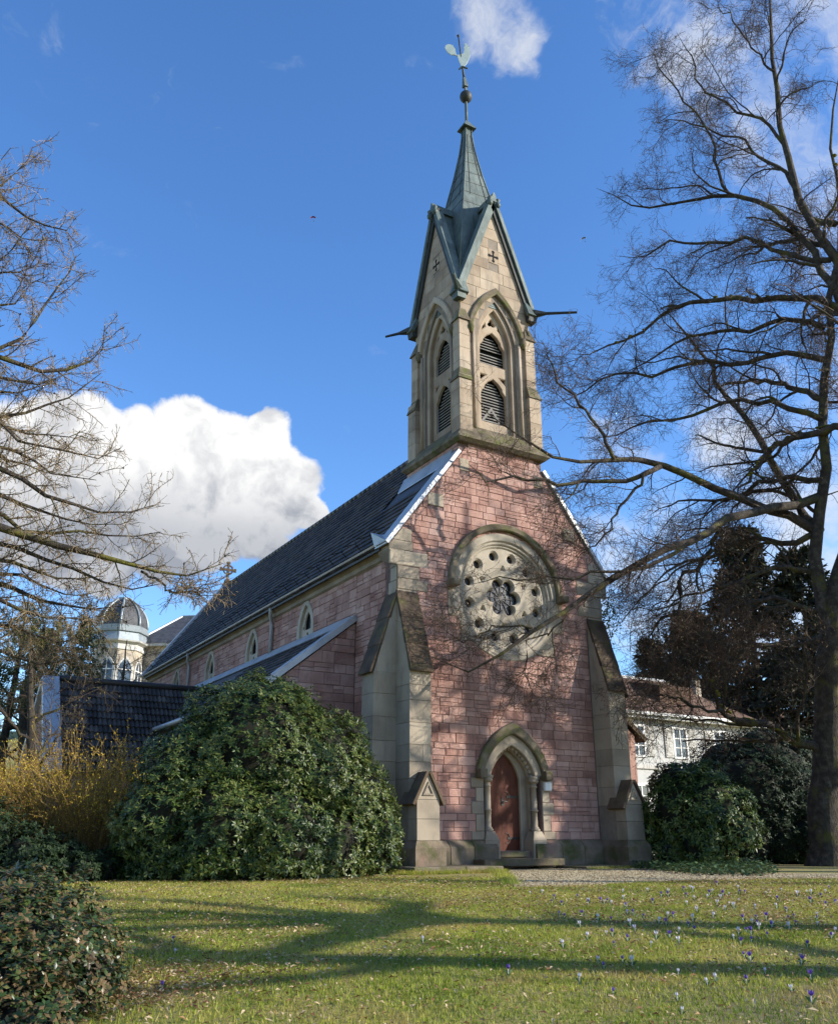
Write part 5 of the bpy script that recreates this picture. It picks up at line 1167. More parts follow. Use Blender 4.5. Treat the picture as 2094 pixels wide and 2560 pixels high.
limb([(2050, 1330), (1990, 1250), (1930, 1150), (1870, 1050), (1800, 970), (1770, 900), (1710, 830), (1640, 760)], [31, 33], [.17, .15, .13, .11, .09, .07, .05, .02])
limb([(2052, 1240), (1950, 1268), (1830, 1290), (1720, 1358), (1624, 1393), (1521, 1444), (1436, 1513), (1384, 1544), (1263, 1620), (1222, 1681), (1180, 1690), (1126, 1665), (1073, 1640)], [31, 29.8, 28.2, 26.6, 25.6, 24.6, 24.1, 23.7, 23.4, 23.3, 23.2, 23.1, 23.0], [.16, .15, .13, .115, .10, .085, .07, .062, .05, .04, .03, .022, .014])
limb([(2040, 1330), (1900, 1260), (1800, 1221), (1650, 1166), (1586, 1157), (1534, 1149), (1457, 1164), (1376, 1135), (1300, 1095), (1230, 1050), (1180, 980)], [31, 23.4], [.16, .145, .13, .11, .095, .08, .06, .045, .032, .022, .012])
limb([(1650, 1166), (1560, 1200), (1464, 1213), (1384, 1201), (1275, 1197), (1202, 1193), (1170, 1160)], [25.2, 23], [.08, .07, .06, .05, .035, .025, .012])
limb([(1534, 1149), (1490, 1065), (1430, 990), (1380, 930), (1350, 850)], [24.6, 24], [.06, .05, .04, .028, .012])
limb([(1624, 1175), (1564, 1256), (1521, 1320), (1487, 1363), (1440, 1400)], [25.0, 24.5], [.05, .04, .03, .02, .01])
limb([(1720, 1358), (1650, 1400), (1560, 1430), (1450, 1440), (1350, 1450), (1270, 1440), (1180, 1460)], [25.4, 23], [.06, .055, .045, .035, .028, .02, .01])
limb([(1800, 1300), (1765, 1400), (1705, 1450), (1692, 1530), (1640, 1560), (1600, 1640)], [28.8, 28.5], [.09, .08, .07, .055, .04, .02])
limb([(2094, 1894), (1979, 1846), (1893, 1812), (1804, 1774), (1790, 1737), (1774, 1689), (1760, 1620)], [31, 28], [.16, .13, .11, .08, .05, .035, .015])
limb([(1804, 1774), (1740, 1766), (1680, 1740), (1620, 1735), (1560, 1720)], [28.6, 28], [.05, .04, .03, .02, .01])
limb([(2094, 1603), (2010, 1606), (1940, 1611), (1870, 1625), (1790, 1600), (1700, 1610)], [31, 29], [.1, .085, .07, .05, .03, .015])
limb([(2060, 1450), (1990, 1420), (1900, 1430), (1800, 1470), (1700, 1500), (1620, 1560)], [31, 29], [.1, .09, .07, .05, .03, .015])
limb([(1436, 1513), (1400, 1560), (1330, 1600), (1310, 1680), (1330, 1740)], [23.9, 23.5], [.03, .025, .02, .014, .008])
limb([(1330, 1570), (1240, 1570), (1160, 1600), (1100, 1560)], [23.6, 23.2], [.03, .022, .015, .008])
limb([(2055, 1050), (1950, 1010), (1850, 1000), (1740, 1040), (1640, 1050), (1540, 1080), (1470, 1110)], [31, 30], [.12, .1, .08, .06, .045, .03, .014])
limb([(2062, 820), (1960, 800), (1860, 830), (1760, 830), (1680, 860), (1600, 920), (1530, 930)], [31, 31.8], [.11, .09, .075, .06, .045, .03, .014])
limb([(2050, 1200), (1960, 1190), (1880, 1220), (1790, 1260), (1700, 1250), (1620, 1290)], [31, 30.5], [.11, .09, .075, .055, .035, .014])
limb([(2050, 1330), (1960, 1360), (1860, 1350), (1760, 1400), (1680, 1420), (1600, 1500)], [31, 30], [.12, .1, .08, .06, .04, .014])
limb([(2075, 650), (1980, 640), (1880, 600), (1780, 610), (1680, 600), (1600, 640), (1540, 640)], [31, 32], [.11, .09, .075, .06, .045, .03, .014])
limb([(2050, 1530), (1940, 1500), (1850, 1520), (1760, 1560), (1680, 1640)], [31, 30], [.1, .08, .06, .04, .014])
# boughs on the far and right-hand sides, out of the picture but on the same stem
for (px, py), (dx, dy, L_) in (((2142, 1050), (1, .2, 6)), ((2125, 800), (.8, .8, 6)), ((2062, 610), (.3, 1, 5)), ((2058, 1000), (.2, 1, 6)), ((2085, 560), (.6, .6, 5))):
    p0 = at(px, py, LT); d_ = Vector((dx, dy, 0)).normalized()
    limbs.append(([p0, p0 + d_ * L_ * .3 + Vector((0, 0, L_ * .25)), p0 + d_ * L_ * .65 + Vector((0, 0, L_ * .45)), p0 + d_ * L_ + Vector((0, 0, L_ * .55))], [.12, .09, .06, .02]))
linden, lev, rng = build_tree('linden_tree', 'huge bare linden tree at right, mossy limbs reaching across the church', tb_, limbs, 3, (M['bark'], M['bark'], M['twig']),
    [dict(m=9, t0=.1, t1=1.0, ang=.85, length=(.8, 2.2), K=7, wander=.22, grav=-.012, rr=.42, rmin=.007, flat=.35, up=.08, rmax=.035, sides=3),
     dict(m=7, t0=.12, t1=1.0, ang=.9, length=(.4, 1.2), K=5, wander=.3, grav=-.02, rr=.5, rmin=.0045, flat=.2, rmax=.012, sides=3),
     dict(m=4, t0=.12, t1=1.0, ang=.95, length=(.2, .6), K=3, wander=.32, grav=-.02, rr=.6, rmin=.0034, rmax=.005, sides=3)],
    trunk=(tk, [.80, .63, .52, .47, .43, .38, .33, .29, .26]), wob=.065, thin=(11, 12, 13, 14, 15, 16, 22, 23), sub=dict(m=6, t0=.12, t1=.95, ang=.75, length=(2.2, 4.6), K=16, wander=.16, grav=-.012, rr=.55, rmin=.01, flat=.3, up=.05, rmax=.07, taper_len=.45))
tips = lev[2][:, -1]; sel = rng.random(len(tips)) < .16; tips = tips[sel]; n = len(tips)
D = unit(np.stack([rng.normal(0, .4, n), rng.normal(0, .4, n), -np.ones(n)], -1)); Nn = unit(rng.normal(size=(n, 3)))
Nn = unit(Nn - D * (Nn * D).sum(1, keepdims=True)); co, tr = leaf_cards(tips, D, Nn, rng.uniform(.05, .10, n), rng.uniform(.015, .03, n))
part('dry_bract', fast_mesh('dry_bract', co, tris=tr, mat=M['dry_leaf']), linden, kind='stuff')
# moss cushions on the upper limbs
mossy = MB(); rm = random.Random(8)
M['moss'] = material('moss', [(.07, .075, .008), (.14, .135, .012), (.20, .18, .02)], .95, 6, 5, piece=.3, bump=.8, bscale=40, bdist=.02)
for (pts, rad) in (limbs[0], limbs[9], limbs[7], limbs[18]):
    p, r_ = resample(pts, rad, 60, np.random.default_rng(1))
    for k in range(6, 50):
        if rm.random() < .45:
            c = Vector(p[k]) + Vector((rm.uniform(-.3, .3), rm.uniform(-.3, .3), .75)) * r_[k]; s_ = rm.uniform(.04, .11)
            mossy.lathe([(.01, c.z - s_ * .4), (s_, c.z - s_ * .1), (s_ * .8, c.z + s_ * .35), (.01, c.z + s_ * .5)], c.x, c.y, 6)
part('moss', mossy.mesh('moss', M['moss'], True), linden, kind='stuff')

# ---- the larch at left (trunk just outside the picture)
LA = 14.0
lb = at(-900, 2100, 15.5); lb.z = gz1(lb.x, lb.y)
def larch_limb(lst, t=LA, rad=(.05, .01)):
    q = poly_px(lst, t); o = Vector((lb.x, lb.y, q[0].z + (.5 if q[0].z > q[1].z else -.6))); mid = o.lerp(q[0], .55) + Vector((0, 0, -.05 if q[0].z < o.z else .02))
    pts = [o, mid] + q
    return (pts, list(np.linspace(rad[0], rad[1], len(pts))))
LL = [larch_limb([(0, 462), (47, 427), (82, 368)], 14, (.03, .006)), larch_limb([(0, 491), (59, 538), (118, 565), (171, 571), (191, 544)], 13.6, (.035, .006)), larch_limb([(0, 650), (35, 609), (71, 568)], 14, (.03, .006)),
      larch_limb([(0, 683), (65, 680), (109, 650)], 14.2, (.03, .006)), larch_limb([(0, 874), (59, 839), (118, 768), (159, 697), (191, 639)], 13.8, (.045, .006)), larch_limb([(0, 892), (77, 921), (147, 927), (200, 915), (247, 886), (262, 815)], 13.5, (.055, .007)),
      larch_limb([(0, 1033), (88, 1021), (177, 992), (253, 933)], 14, (.045, .006)), larch_limb([(0, 1063), (47, 1080), (130, 1090), (215, 1075)], 14.6, (.04, .006)), larch_limb([(0, 1063), (47, 1098), (130, 1127), (236, 1136), (300, 1121)], 13.6, (.035, .006)),
      larch_limb([(0, 1174), (59, 1204), (135, 1245), (194, 1263), (265, 1280), (330, 1280), (383, 1263)], 13.7, (.055, .007)), larch_limb([(0, 1316), (118, 1351), (236, 1386), (353, 1428), (471, 1439), (553, 1410)], 13.2, (.085, .009)),
      larch_limb([(0, 1290), (90, 1330), (200, 1330), (300, 1345), (400, 1330)], 14.2, (.05, .007)), larch_limb([(0, 1457), (88, 1492), (200, 1520), (300, 1515)], 13.8, (.06, .008)), (poly_px([(353, 1428), (420, 1470), (480, 1478), (524, 1460)], 13.2), [.02, .016, .012, .006]),
      larch_limb([(0, 1400), (80, 1420), (170, 1450), (260, 1440)], 14.5, (.05, .007)), larch_limb([(0, 1560), (60, 1570), (130, 1600), (200, 1590)], 14.5, (.045, .007)), larch_limb([(0, 980), (60, 985), (120, 960)], 14.8, (.04, .006)),
      larch_limb([(0, 1240), (90, 1270), (180, 1300), (290, 1310)], 13.9, (.05, .007)), larch_limb([(0, 1360), (100, 1395), (210, 1430), (330, 1470), (400, 1460)], 13.4, (.05, .007)), larch_limb([(0, 1500), (70, 1530), (150, 1545), (250, 1560)], 13.2, (.045, .007)), larch_limb([(0, 1620), (60, 1640), (140, 1650), (220, 1640)], 14.2, (.04, .007)),
      larch_limb([(0, 1110), (60, 1140), (150, 1190), (240, 1200)], 14.3, (.045, .007)), larch_limb([(0, 1430), (60, 1440), (150, 1480), (210, 1490)], 15, (.05, .007)), larch_limb([(0, 560), (40, 590), (90, 600)], 14.4, (.03, .006)), larch_limb([(0, 940), (60, 955), (130, 950), (180, 930)], 14.4, (.04, .006)),
      larch_limb([(0, 760), (40, 750), (90, 700), (118, 690)], 14.6, (.03, .006)), larch_limb([(-20, 1130), (40, 1150), (110, 1180), (160, 1170)], 14.8, (.04, .006))]
larch, lv, rl = build_tree('larch_tree', 'bare larch whose drooping twiggy branches enter from the left edge', lb, LL, 9, (M['bark_moss'], M['bark'], M['larch_twig']),
    [dict(m=22, t0=.42, t1=1.0, ang=.9, length=(.35, 1.2), K=7, wander=.10, grav=.035, rr=.45, rmin=.006, flat=.35, up=.0, taper_len=.45, rmax=.014, sides=3),
     dict(m=8, t0=.12, t1=1.0, ang=.9, length=(.12, .42), K=4, wander=.18, grav=.03, rr=.6, rmin=.0036, rmax=.006, sides=3),
     dict(m=1, t0=.2, t1=1.0, ang=1.0, length=(.03, .12), K=3, wander=.2, grav=.0, rr=.8, rmin=.003, rmax=.004, sides=3)],
    trunk=([lb + Vector((0, 0, -.1)), lb + Vector((.05, 0, 3)), lb + Vector((0, .05, 8)), lb + Vector((0, 0, 14)), lb + Vector((0, 0, 19))], [.34, .28, .21, .12, .03]))
Pp = np.concatenate([lv[0], ]); hp, hr_ = spawn(rl, Pp, np.full(Pp.shape[:2], .004), 9, .2, 1.0, 1.4, (.08, .30), 4, .12, -.55, .9, .0028, taper_len=.2, rmax=.004)
part('hanging_twig', tube_mesh('hanging_twig', [(hp, hr_, 3)], M['larch_hang']), larch, kind='stuff')
cn = lv[0].reshape(-1, 3); cn = cn[rl.random(len(cn)) < .05]; mb = MB()
for c in cn: mb.lathe([(.003, c[2] - .02), (.014, c[2] - .008), (.013, c[2] + .01), (.003, c[2] + .024)], c[0], c[1], 5)
part('cone', mb.mesh('cone', M['bark'], True), larch, kind='stuff')

# ---- generic bare trees: trees invented beyond the right edge for their shadows, small trees at left
def bare_tree(name, label, b, h, seed, nl, spread, mats, specs, r0, fork=.3, group=None, leanv=(0, 0), lk=1.0):
    rr = random.Random(seed); b = Vector(b); b.z = gz1(b.x, b.y); lm = []
    top = b + Vector((leanv[0], leanv[1], h))
    trunk = ([b + Vector((0, 0, -.1)), b + (top - b) * .15, b + (top - b) * .4 + Vector((rr.uniform(-.1, .1), rr.uniform(-.1, .1), 0)), b + (top - b) * .75, top], [r0 * 1.25, r0, r0 * .8, r0 * .45, r0 * .1])
    for k in range(nl):
        f = fork + (.92 - fork) * k / nl; a = k * 2.4 + rr.uniform(-.4, .4); L_ = spread * (1.05 - .65 * (f - fork) / (1 - fork)) * rr.uniform(.8, 1.15)
        p0 = b + (top - b) * f; d_ = Vector((math.cos(a), math.sin(a), 0))
        lm.append(([p0, p0 + d_ * L_ * .35 + Vector((0, 0, L_ * .22)), p0 + d_ * L_ * .7 + Vector((0, 0, L_ * .48)), p0 + d_ * L_ + Vector((0, 0, L_ * .62))], [r0 * .5 * (1.1 - f) * lk, r0 * .36 * (1.1 - f) * lk, r0 * .22 * (1.1 - f) * lk, .012]))
    return build_tree(name, label, b, lm, seed, mats, specs, trunk=trunk, group=group, K=12)
def specs1(m1=9, l1=(.8, 2.2), m2=6, l2=(.4, 1.0), m3=3, l3=(.15, .45)):
    return [dict(m=m1, t0=.15, t1=1.0, ang=.8, length=l1, K=7, wander=.13, grav=.01, rr=.45, rmin=.008, rmax=.05, sides=4), dict(m=m2, t0=.15, t1=1.0, ang=.75, length=l2, K=5, wander=.16, grav=.0, rr=.5, rmin=.005, rmax=.014, sides=3),
            dict(m=m3, t0=.2, t1=1.0, ang=.75, length=l3, K=3, wander=.2, grav=.0, rr=.6, rmin=.004, rmax=.006, sides=3)]
BT = (M['bark'], M['bark'], M['twig'])
SH2 = Vector((SDIR.x, SDIR.y, 0)).normalized(); NN = Vector((-SH2.y, SH2.x, 0))                 # towards the sun; across it, away from the viewer
if NN.dot(HEAD) < 0: NN = -NN
Fk = on_ground(1000, 2300); FH = 5.0; fb0 = Fk + SH2 * (FH / math.tan(SUN_EL)); fb0.z = gz1(fb0.x, fb0.y); fk = Vector((fb0.x, fb0.y, Fk.z + FH))  # unseen forked tree, placed and shaped for its shadow on the lawn
def fl(*offs): return [fk + Vector((0, 0, -.3))] + [fk + SH2 * a_ + NN * b_ + Vector((0, 0, c_)) for a_, b_, c_ in offs]
fl_ = [(fl((-.1, .1, 1.5), (.2, .4, 3.5), (.1, .6, 6), (.3, .8, 9)), [.26, .22, .17, .11, .03]), (fl((.2, -.8, .7), (.3, -1.9, 1.7), (.0, -3.0, 2.9), (-.2, -4.2, 4.4)), [.24, .2, .16, .11, .03]),
       (fl((1.2, -.9, .6), (2.4, -1.9, 1.2), (3.4, -3.0, 1.9), (4.4, -4.2, 2.7)), [.24, .21, .17, .12, .04]), (fl((.1, .7, .9), (.3, 1.7, 2.2), (.5, 2.6, 3.8), (.5, 3.4, 5.6)), [.2, .16, .12, .08, .02]),
       (fl((.8, .6, .4), (1.9, 1.5, 1.0), (3.0, 2.4, 2.0), (3.8, 3.2, 3.2)), [.2, .16, .12, .08, .02]), (fl((0, -.5, 1.2), (-.2, -1.2, 3.0), (-.3, -2.0, 5), (-.1, -2.6, 7)), [.2, .17, .13, .09, .02])]
build_tree('shadow_tree', 'wide forked bare tree added outside the right edge so its limbs shade the lawn', fb0, fl_, 33, BT, [dict(m=7, t0=.25, t1=1.0, ang=.75, length=(.9, 2.4), K=7, wander=.13, grav=.01, rr=.5, rmin=.01, rmax=.06, sides=4), dict(m=4, t0=.2, t1=1.0, ang=.75, length=(.4, 1.0), K=4, wander=.16, grav=0, rr=.5, rmin=.005, rmax=.012, sides=3)],
    trunk=([fb0 + Vector((0, 0, -.1)), fb0 + Vector((0, 0, 1.2)), fb0 + (fk - fb0) * .7, fk], [.5, .38, .34, .33]), group='trees added off to the right for their shadows', K=12)
bare_tree('shadow_tree', 'second bare tree added outside the right edge to shade the lawn, nearer the viewer', (-1.6, -20.6, 0), 16, 37, 11, 5.5, BT, specs1(7, (.8, 2.2), 4, (.4, 1.0), 1), .36, .2, 'trees added off to the right for their shadows')  # unseen tree added for its shadow on the lawn

SH = [dict(m=6, t0=.2, t1=1.0, ang=.7, length=(1.6, 3.6), K=8, wander=.12, grav=.01, rr=.75, rmin=.016, rmax=.11, sides=5), dict(m=4, t0=.2, t1=1.0, ang=.75, length=(.6, 1.5), K=5, wander=.16, grav=.0, rr=.5, rmin=.007, rmax=.02, sides=3)]  # thick branching for the unseen trees added to shade the facade
def cp(l): return [dict(q) for q in l]
bare_tree('shadow_tree', 'bare tree added beyond the right edge to throw limb shadows on the facade', (15.6, -10.2, 0), 19.5, 53, 15, 5.4, BT, cp(SH), .66, .3, 'trees added off to the right for their shadows', lk=1.5)
bare_tree('shadow_tree', 'tall bare tree added furthest off to the right of the picture to shade the facade', (14.6, -13.0, 0), 19.0, 57, 13, 5.0, BT, cp(SH), .5, .35, 'trees added off to the right for their shadows', (-1.0, .4), lk=1.25)
bare_tree('shadow_tree', 'slim bare tree added beside the path just outside the right edge to shade the lawn', (6.2, -14.6, 0), 14, 59, 9, 3.4, BT, specs1(6, (.8, 2.0), 3, (.4, 1.0), 1), .27, .3, 'trees added off to the right for their shadows')  # unseen tree added for a shadow strip near the gravel

def small_tree_buds(e, lev_, rng_, frac, mat, size):
    t_ = lev_[-1].reshape(-1, 3); t_ = t_[rng_.random(len(t_)) < frac]; n_ = len(t_)
    D_ = unit(rng_.normal(size=(n_, 3)) + [0, 0, .6]); N2 = unit(np.cross(D_, rng_.normal(size=(n_, 3))))
    co_, tr_ = leaf_cards(t_, D_, N2, rng_.uniform(size[0], size[1], n_), rng_.uniform(size[0], size[1], n_) * .5)
    part('bud', fast_mesh('bud', co_, tris=tr_, mat=mat), e, kind='stuff')
b1 = at(95, 2110, 25); e, l_, r_ = bare_tree('small_tree', 'small dark bare tree at the left edge before the porch gable', b1, 6.0, 41, 9, 2.2, (M['bark'], M['bark'], M['brush_twig']), specs1(9, (.6, 1.4), 6, (.3, .7), 4, (.12, .3)), .16, .18, leanv=(-.9, .1))
small_tree_buds(e, l_, r_, .12, M['bud_olive'], (.03, .06))
b2 = at(120, 1760, 47); e, l_, r_ = bare_tree('garden_tree', 'budding olive-green garden tree between the larch and the villa', b2, 11.8, 43, 14, 3.6, (M['bark'], M['bark'], M['brush_twig']), specs1(10, (.9, 2.0), 7, (.4, .9), 4, (.15, .4)), .22, .25)
small_tree_buds(e, l_, r_, .4, M['bud_olive'], (.08, .15))
b3 = at(300, 1760, 50); e, l_, r_ = bare_tree('garden_tree', 'dark leafless garden tree in front of the domed tower', b3, 10.6, 47, 14, 3.2, (M['bark'], M['bark'], M['twig']), specs1(10, (.8, 1.8), 7, (.4, .8), 4, (.15, .4)), .2, .2)
b4 = at(30, 1760, 42); e, l_, r_ = bare_tree('garden_tree', 'tangled budding tree at the left edge behind the porch', b4, 11.0, 49, 14, 3.6, (M['bark'], M['bark'], M['brush_twig']), specs1(10, (.9, 2.0), 7, (.4, .9), 4, (.15, .4)), .22, .2)
small_tree_buds(e, l_, r_, .3, M['bud_olive'], (.06, .12))

# ---- conifers
def conifer(name, label, b, h, rad, seed, n_b, tuft, group=None, droop=.25, z_first=.12):
    rg_ = np.random.default_rng(seed); b = Vector(b); b.z = gz1(b.x, b.y); e_ = thing(name, label, 'tree', b, group)
    part('trunk', MB().tube([b + Vector((0, 0, -.2)), b + Vector((0, 0, h * .5)), b + Vector((0, 0, h))], [h * .022, h * .014, .02], 8).mesh('trunk', M['bark']), e_)
    f = z_first + (1 - z_first) * rg_.random(n_b) ** .9; a = rg_.random(n_b) * 6.283; L_ = rad * (1 - f) ** .75 * rg_.uniform(.65, 1.1, n_b) + .15
    K = 6; s = np.linspace(0, 1, K); d = np.stack([np.cos(a), np.sin(a)], -1)
    P_ = np.zeros((n_b, K, 3)); P_[..., :2] = np.array([b.x, b.y]) + d[:, None, :] * (L_[:, None] * s)[..., None]
    P_[..., 2] = b.z + (f * h)[:, None] + L_[:, None] * (.12 * s - droop * s**2 + .12 * s**4)
    br = np.maximum(.012, (.03 * L_)[:, None] * (1 - .8 * s)); part('bough', tube_mesh('bough', [(P_, br, 4)], M['bark']), e_)
    Q, _ = spawn(rg_, P_, br, 9, .1, 1.0, .8, (.25 * rad * .5, .5 * rad * .5), 4, .08, -.06, .4, .004, flat=.75, taper_len=.6)
    pts = Q.reshape(-1, 3); tan = unit(np.gradient(Q, axis=1)).reshape(-1, 3); pts = np.repeat(pts, tuft, 0); tan = np.repeat(tan, tuft, 0); n_ = len(pts)
    D_ = unit(tan + rg_.normal(0, .55, (n_, 3)) + [0, 0, -.15]); N2 = unit(np.cross(D_, rg_.normal(size=(n_, 3)) * [1, 1, .2] + [0, 0, .01]))
    sz = rg_.uniform(.5, 1.0, n_) * (rad * .085 if tuft > 3 else rad * .14)
    co_, tr_ = leaf_cards(pts + rg_.normal(0, .03, (n_, 3)), D_, N2, sz, sz * .34); o5 = np.arange(n_)[:, None] * 5; tr_ = np.concatenate([o5 + [0, 1, 4], o5 + [0, 4, 3]])
    part('foliage', fast_mesh('foliage', co_, tris=tr_, mat=M['conifer']), e_)
conifer('conifer', 'tall dark conifer rising behind the white house roof', at(1930, 2000, 60), 19.5, 6.5, 61, 160, 4, 'dark conifers behind the white house', .3, .25)
conifer('conifer', 'dark drooping conifer above the left part of the white house roof', at(1770, 2000, 66), 15.5, 6.0, 62, 140, 4, 'dark conifers behind the white house', .35, .3)
conifer('conifer', 'dark conifer at the right edge behind the linden trunk', at(2080, 2000, 57), 17, 6.0, 63, 150, 4, 'dark conifers behind the white house', .3, .2)
conifer('conifer', 'low dark conifer showing just above the white house ridge', at(1660, 2000, 68), 13.0, 5.0, 67, 120, 4, 'dark conifers behind the white house', .4, .3)
conifer('conifer', 'small far conifer top between the villa roof and the nave', at(430, 1640, 118), 13.5, 3.2, 64, 70, 3, 'far conifers behind the villa')
conifer('conifer', 'far conifer left of the villa dome', at(205, 1660, 112), 15.5, 3.4, 65, 80, 3, 'far conifers behind the villa')
conifer('conifer', 'far conifer behind the budding garden tree at left', at(105, 1700, 105), 12.5, 3.4, 66, 80, 3, 'far conifers behind the villa')

# ---- leafy shrubs
def shrub(name, label, cat, lobes, dens, leaf_len, leaf_w, per, mat, seed, base_, bud=None, spread=.9, core_f=.80, inner=.35, upw=.45, group=None, stems=True, flop=0.0, rough_=(.84, .96, .95, 1.07)):
    rg_ = np.random.default_rng(seed); lob = [(np.array(c, float), np.array(r_, float) if hasattr(r_, '__len__') else np.array([r_] * 3, float)) for c, r_ in lobes]
    e_ = thing(name, label, cat, base_, group); PT, NM = [], []
    for c, r_ in lob:
        ar = 4 * math.pi * ((r_[0] * r_[1]) ** 1.6 / 3 + (r_[0] * r_[2]) ** 1.6 / 3 + (r_[1] * r_[2]) ** 1.6 / 3) ** (1 / 1.6)
        n_ = int(ar * dens); d = unit(rg_.normal(size=(n_, 3))); d = d[d[:, 2] > -.65]
        sc = np.where(rg_.random(len(d)) < inner, rg_.uniform(rough_[0], rough_[1], len(d)), rg_.uniform(rough_[2], rough_[3], len(d)))[:, None]
        lump = 1 + .10 * np.sin(d[:, :1] * 4.3 + c[2] * 3) * np.sin(d[:, 2:] * 4.7 + c[0] * 2) + .06 * np.sin(d[:, :1] * 9 + c[0]) * np.sin(d[:, 1:2] * 6 + c[1] * 2) + .04 * np.sin(d[:, 2:] * 9 + c[2])
        PT.append(c + d * r_ * sc * lump); NM.append(unit(d / r_))
    PT = np.concatenate(PT); NM = np.concatenate(NM); ok = np.ones(len(PT), bool)
    for c, r_ in lob: ok &= ((((PT - c) / r_) ** 2).sum(1) > (rough_[0] - .04) ** 2 * .99 + .06)
    g_ = gnd(PT[:, 0], PT[:, 1]); ok &= PT[:, 2] > g_ + .03
    PT, NM = PT[ok], NM[ok]; n_ = len(PT)
    ax = unit(NM + np.array([0, 0, upw]) + rg_.normal(0, .22, (n_, 3)))
    rv = rg_.normal(size=(n_, 3)); S1 = unit(rv - ax * (rv * ax).sum(1, keepdims=True)); S2 = np.cross(ax, S1)
    a = (np.arange(per)[None] / per * 6.283 + rg_.random((n_, 1)) * 6.283 + rg_.normal(0, .2, (n_, per)))[..., None]
    out_ = np.cos(a) * S1[:, None] + np.sin(a) * S2[:, None]; el = rg_.normal(.28, .28, (n_, per))[..., None]
    D_ = unit(out_ * np.cos(el) + ax[:, None] * np.sin(el) + np.array([0, 0, -flop])); N2 = unit(ax[:, None] * np.cos(el) - out_ * np.sin(el) + rg_.normal(0, .12, (n_, per, 3)))
    N2 = unit(N2 - D_ * (N2 * D_).sum(-1, keepdims=True))
    co_, tr_ = leaf_cards((PT[:, None] + D_ * leaf_len * .08).reshape(-1, 3), D_.reshape(-1, 3), N2.reshape(-1, 3), rg_.uniform(.65, 1.15, n_ * per) * leaf_len, rg_.uniform(.8, 1.15, n_ * per) * leaf_w, -.12)
    part('foliage', fast_mesh('foliage', co_, tris=tr_, mat=mat), e_)
    mb = MB()
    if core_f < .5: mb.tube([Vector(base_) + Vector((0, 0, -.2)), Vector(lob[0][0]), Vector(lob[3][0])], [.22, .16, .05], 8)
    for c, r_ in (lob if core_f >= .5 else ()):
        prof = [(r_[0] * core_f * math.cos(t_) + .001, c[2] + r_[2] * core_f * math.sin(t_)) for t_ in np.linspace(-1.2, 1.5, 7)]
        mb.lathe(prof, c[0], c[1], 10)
    part('dark_core' if core_f >= .5 else 'trunk', mb.mesh('dark_core', M['core'] if core_f >= .5 else M['bark'], True), e_)  # solid dark lobes put the shade behind the leaves into colour
    if bud is not None:
        k_ = rg_.random(n_) < .75; q = PT[k_]; d_ = ax[k_]; rv = unit(np.cross(d_, rg_.normal(size=(len(q), 3))))
        co_, tr_ = leaf_cards(q, d_, rv, np.full(len(q), leaf_len * .32), np.full(len(q), leaf_len * .16), .3); part('bud', fast_mesh('bud', co_, tris=tr_, mat=bud), e_, kind='stuff')
    return e_
def lobes_px(lst): return [(tuple(at(px, py, t)), r_) for px, py, t, r_ in lst]
rb = at(620, 2200, 20.2); rb.z = gz1(rb.x, rb.y)
shrub('rhododendron', 'large rounded rhododendron with glossy leaves left of the church front', 'shrub', lobes_px([
    (640, 1905, 20.8, 1.75), (650, 1800, 21.3, 1.0), (700, 1830, 21.2, .95), (570, 1850, 21, 1.15), (760, 1930, 20.9, 1.4), (850, 2010, 21.2, 1.1), (915, 2085, 21.2, .80), (490, 1960, 20.5, 1.25), (430, 2050, 20.0, 1.1), (560, 2070, 19.6, 1.15),
    (690, 2080, 19.7, 1.15), (400, 2140, 19.8, .7), (810, 2110, 20.4, .95), (350, 2110, 20.2, .55), (520, 2150, 19.4, .6), (640, 2155, 19.3, .6), (935, 2140, 21.2, .5), (880, 2150, 20.9, .5), (460, 2165, 19.5, .5), (740, 2165, 19.7, .5)]),
    82, .112, .036, 9, M['rhodo'], 71, rb, M['rhodo_bud'], rough_=(.82, .96, .95, 1.11), inner=.25)
r2 = at(1740, 2160, 27.5); r2.z = gz1(r2.x, r2.y)
shrub('rhododendron', 'smaller rhododendron growing against the right buttress', 'shrub', lobes_px([(1720, 2040, 28.0, 1.2), (1690, 1970, 28.3, .75), (1780, 2030, 27.6, 1.0), (1840, 2075, 27.4, .65), (1640, 2080, 28.2, .7), (1760, 1950, 28.2, .6), (1850, 2010, 27.5, .4), (1760, 2110, 27.4, .8), (1680, 2120, 27.8, .6)]),
    48, .15, .05, 8, M['rhodo'], 72, r2, None, flop=.25, inner=.25)
dk = at(1900, 2120, 33); dk.z = gz1(dk.x, dk.y)
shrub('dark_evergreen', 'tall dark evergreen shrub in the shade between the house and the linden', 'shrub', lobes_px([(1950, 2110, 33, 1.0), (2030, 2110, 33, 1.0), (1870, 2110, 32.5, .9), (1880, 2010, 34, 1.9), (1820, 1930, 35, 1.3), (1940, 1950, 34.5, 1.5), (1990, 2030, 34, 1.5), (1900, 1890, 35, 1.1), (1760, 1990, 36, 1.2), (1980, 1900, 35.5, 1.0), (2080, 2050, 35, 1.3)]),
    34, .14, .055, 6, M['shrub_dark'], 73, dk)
dk2 = at(1680, 2010, 36); dk2.z = gz1(dk2.x, dk2.y)
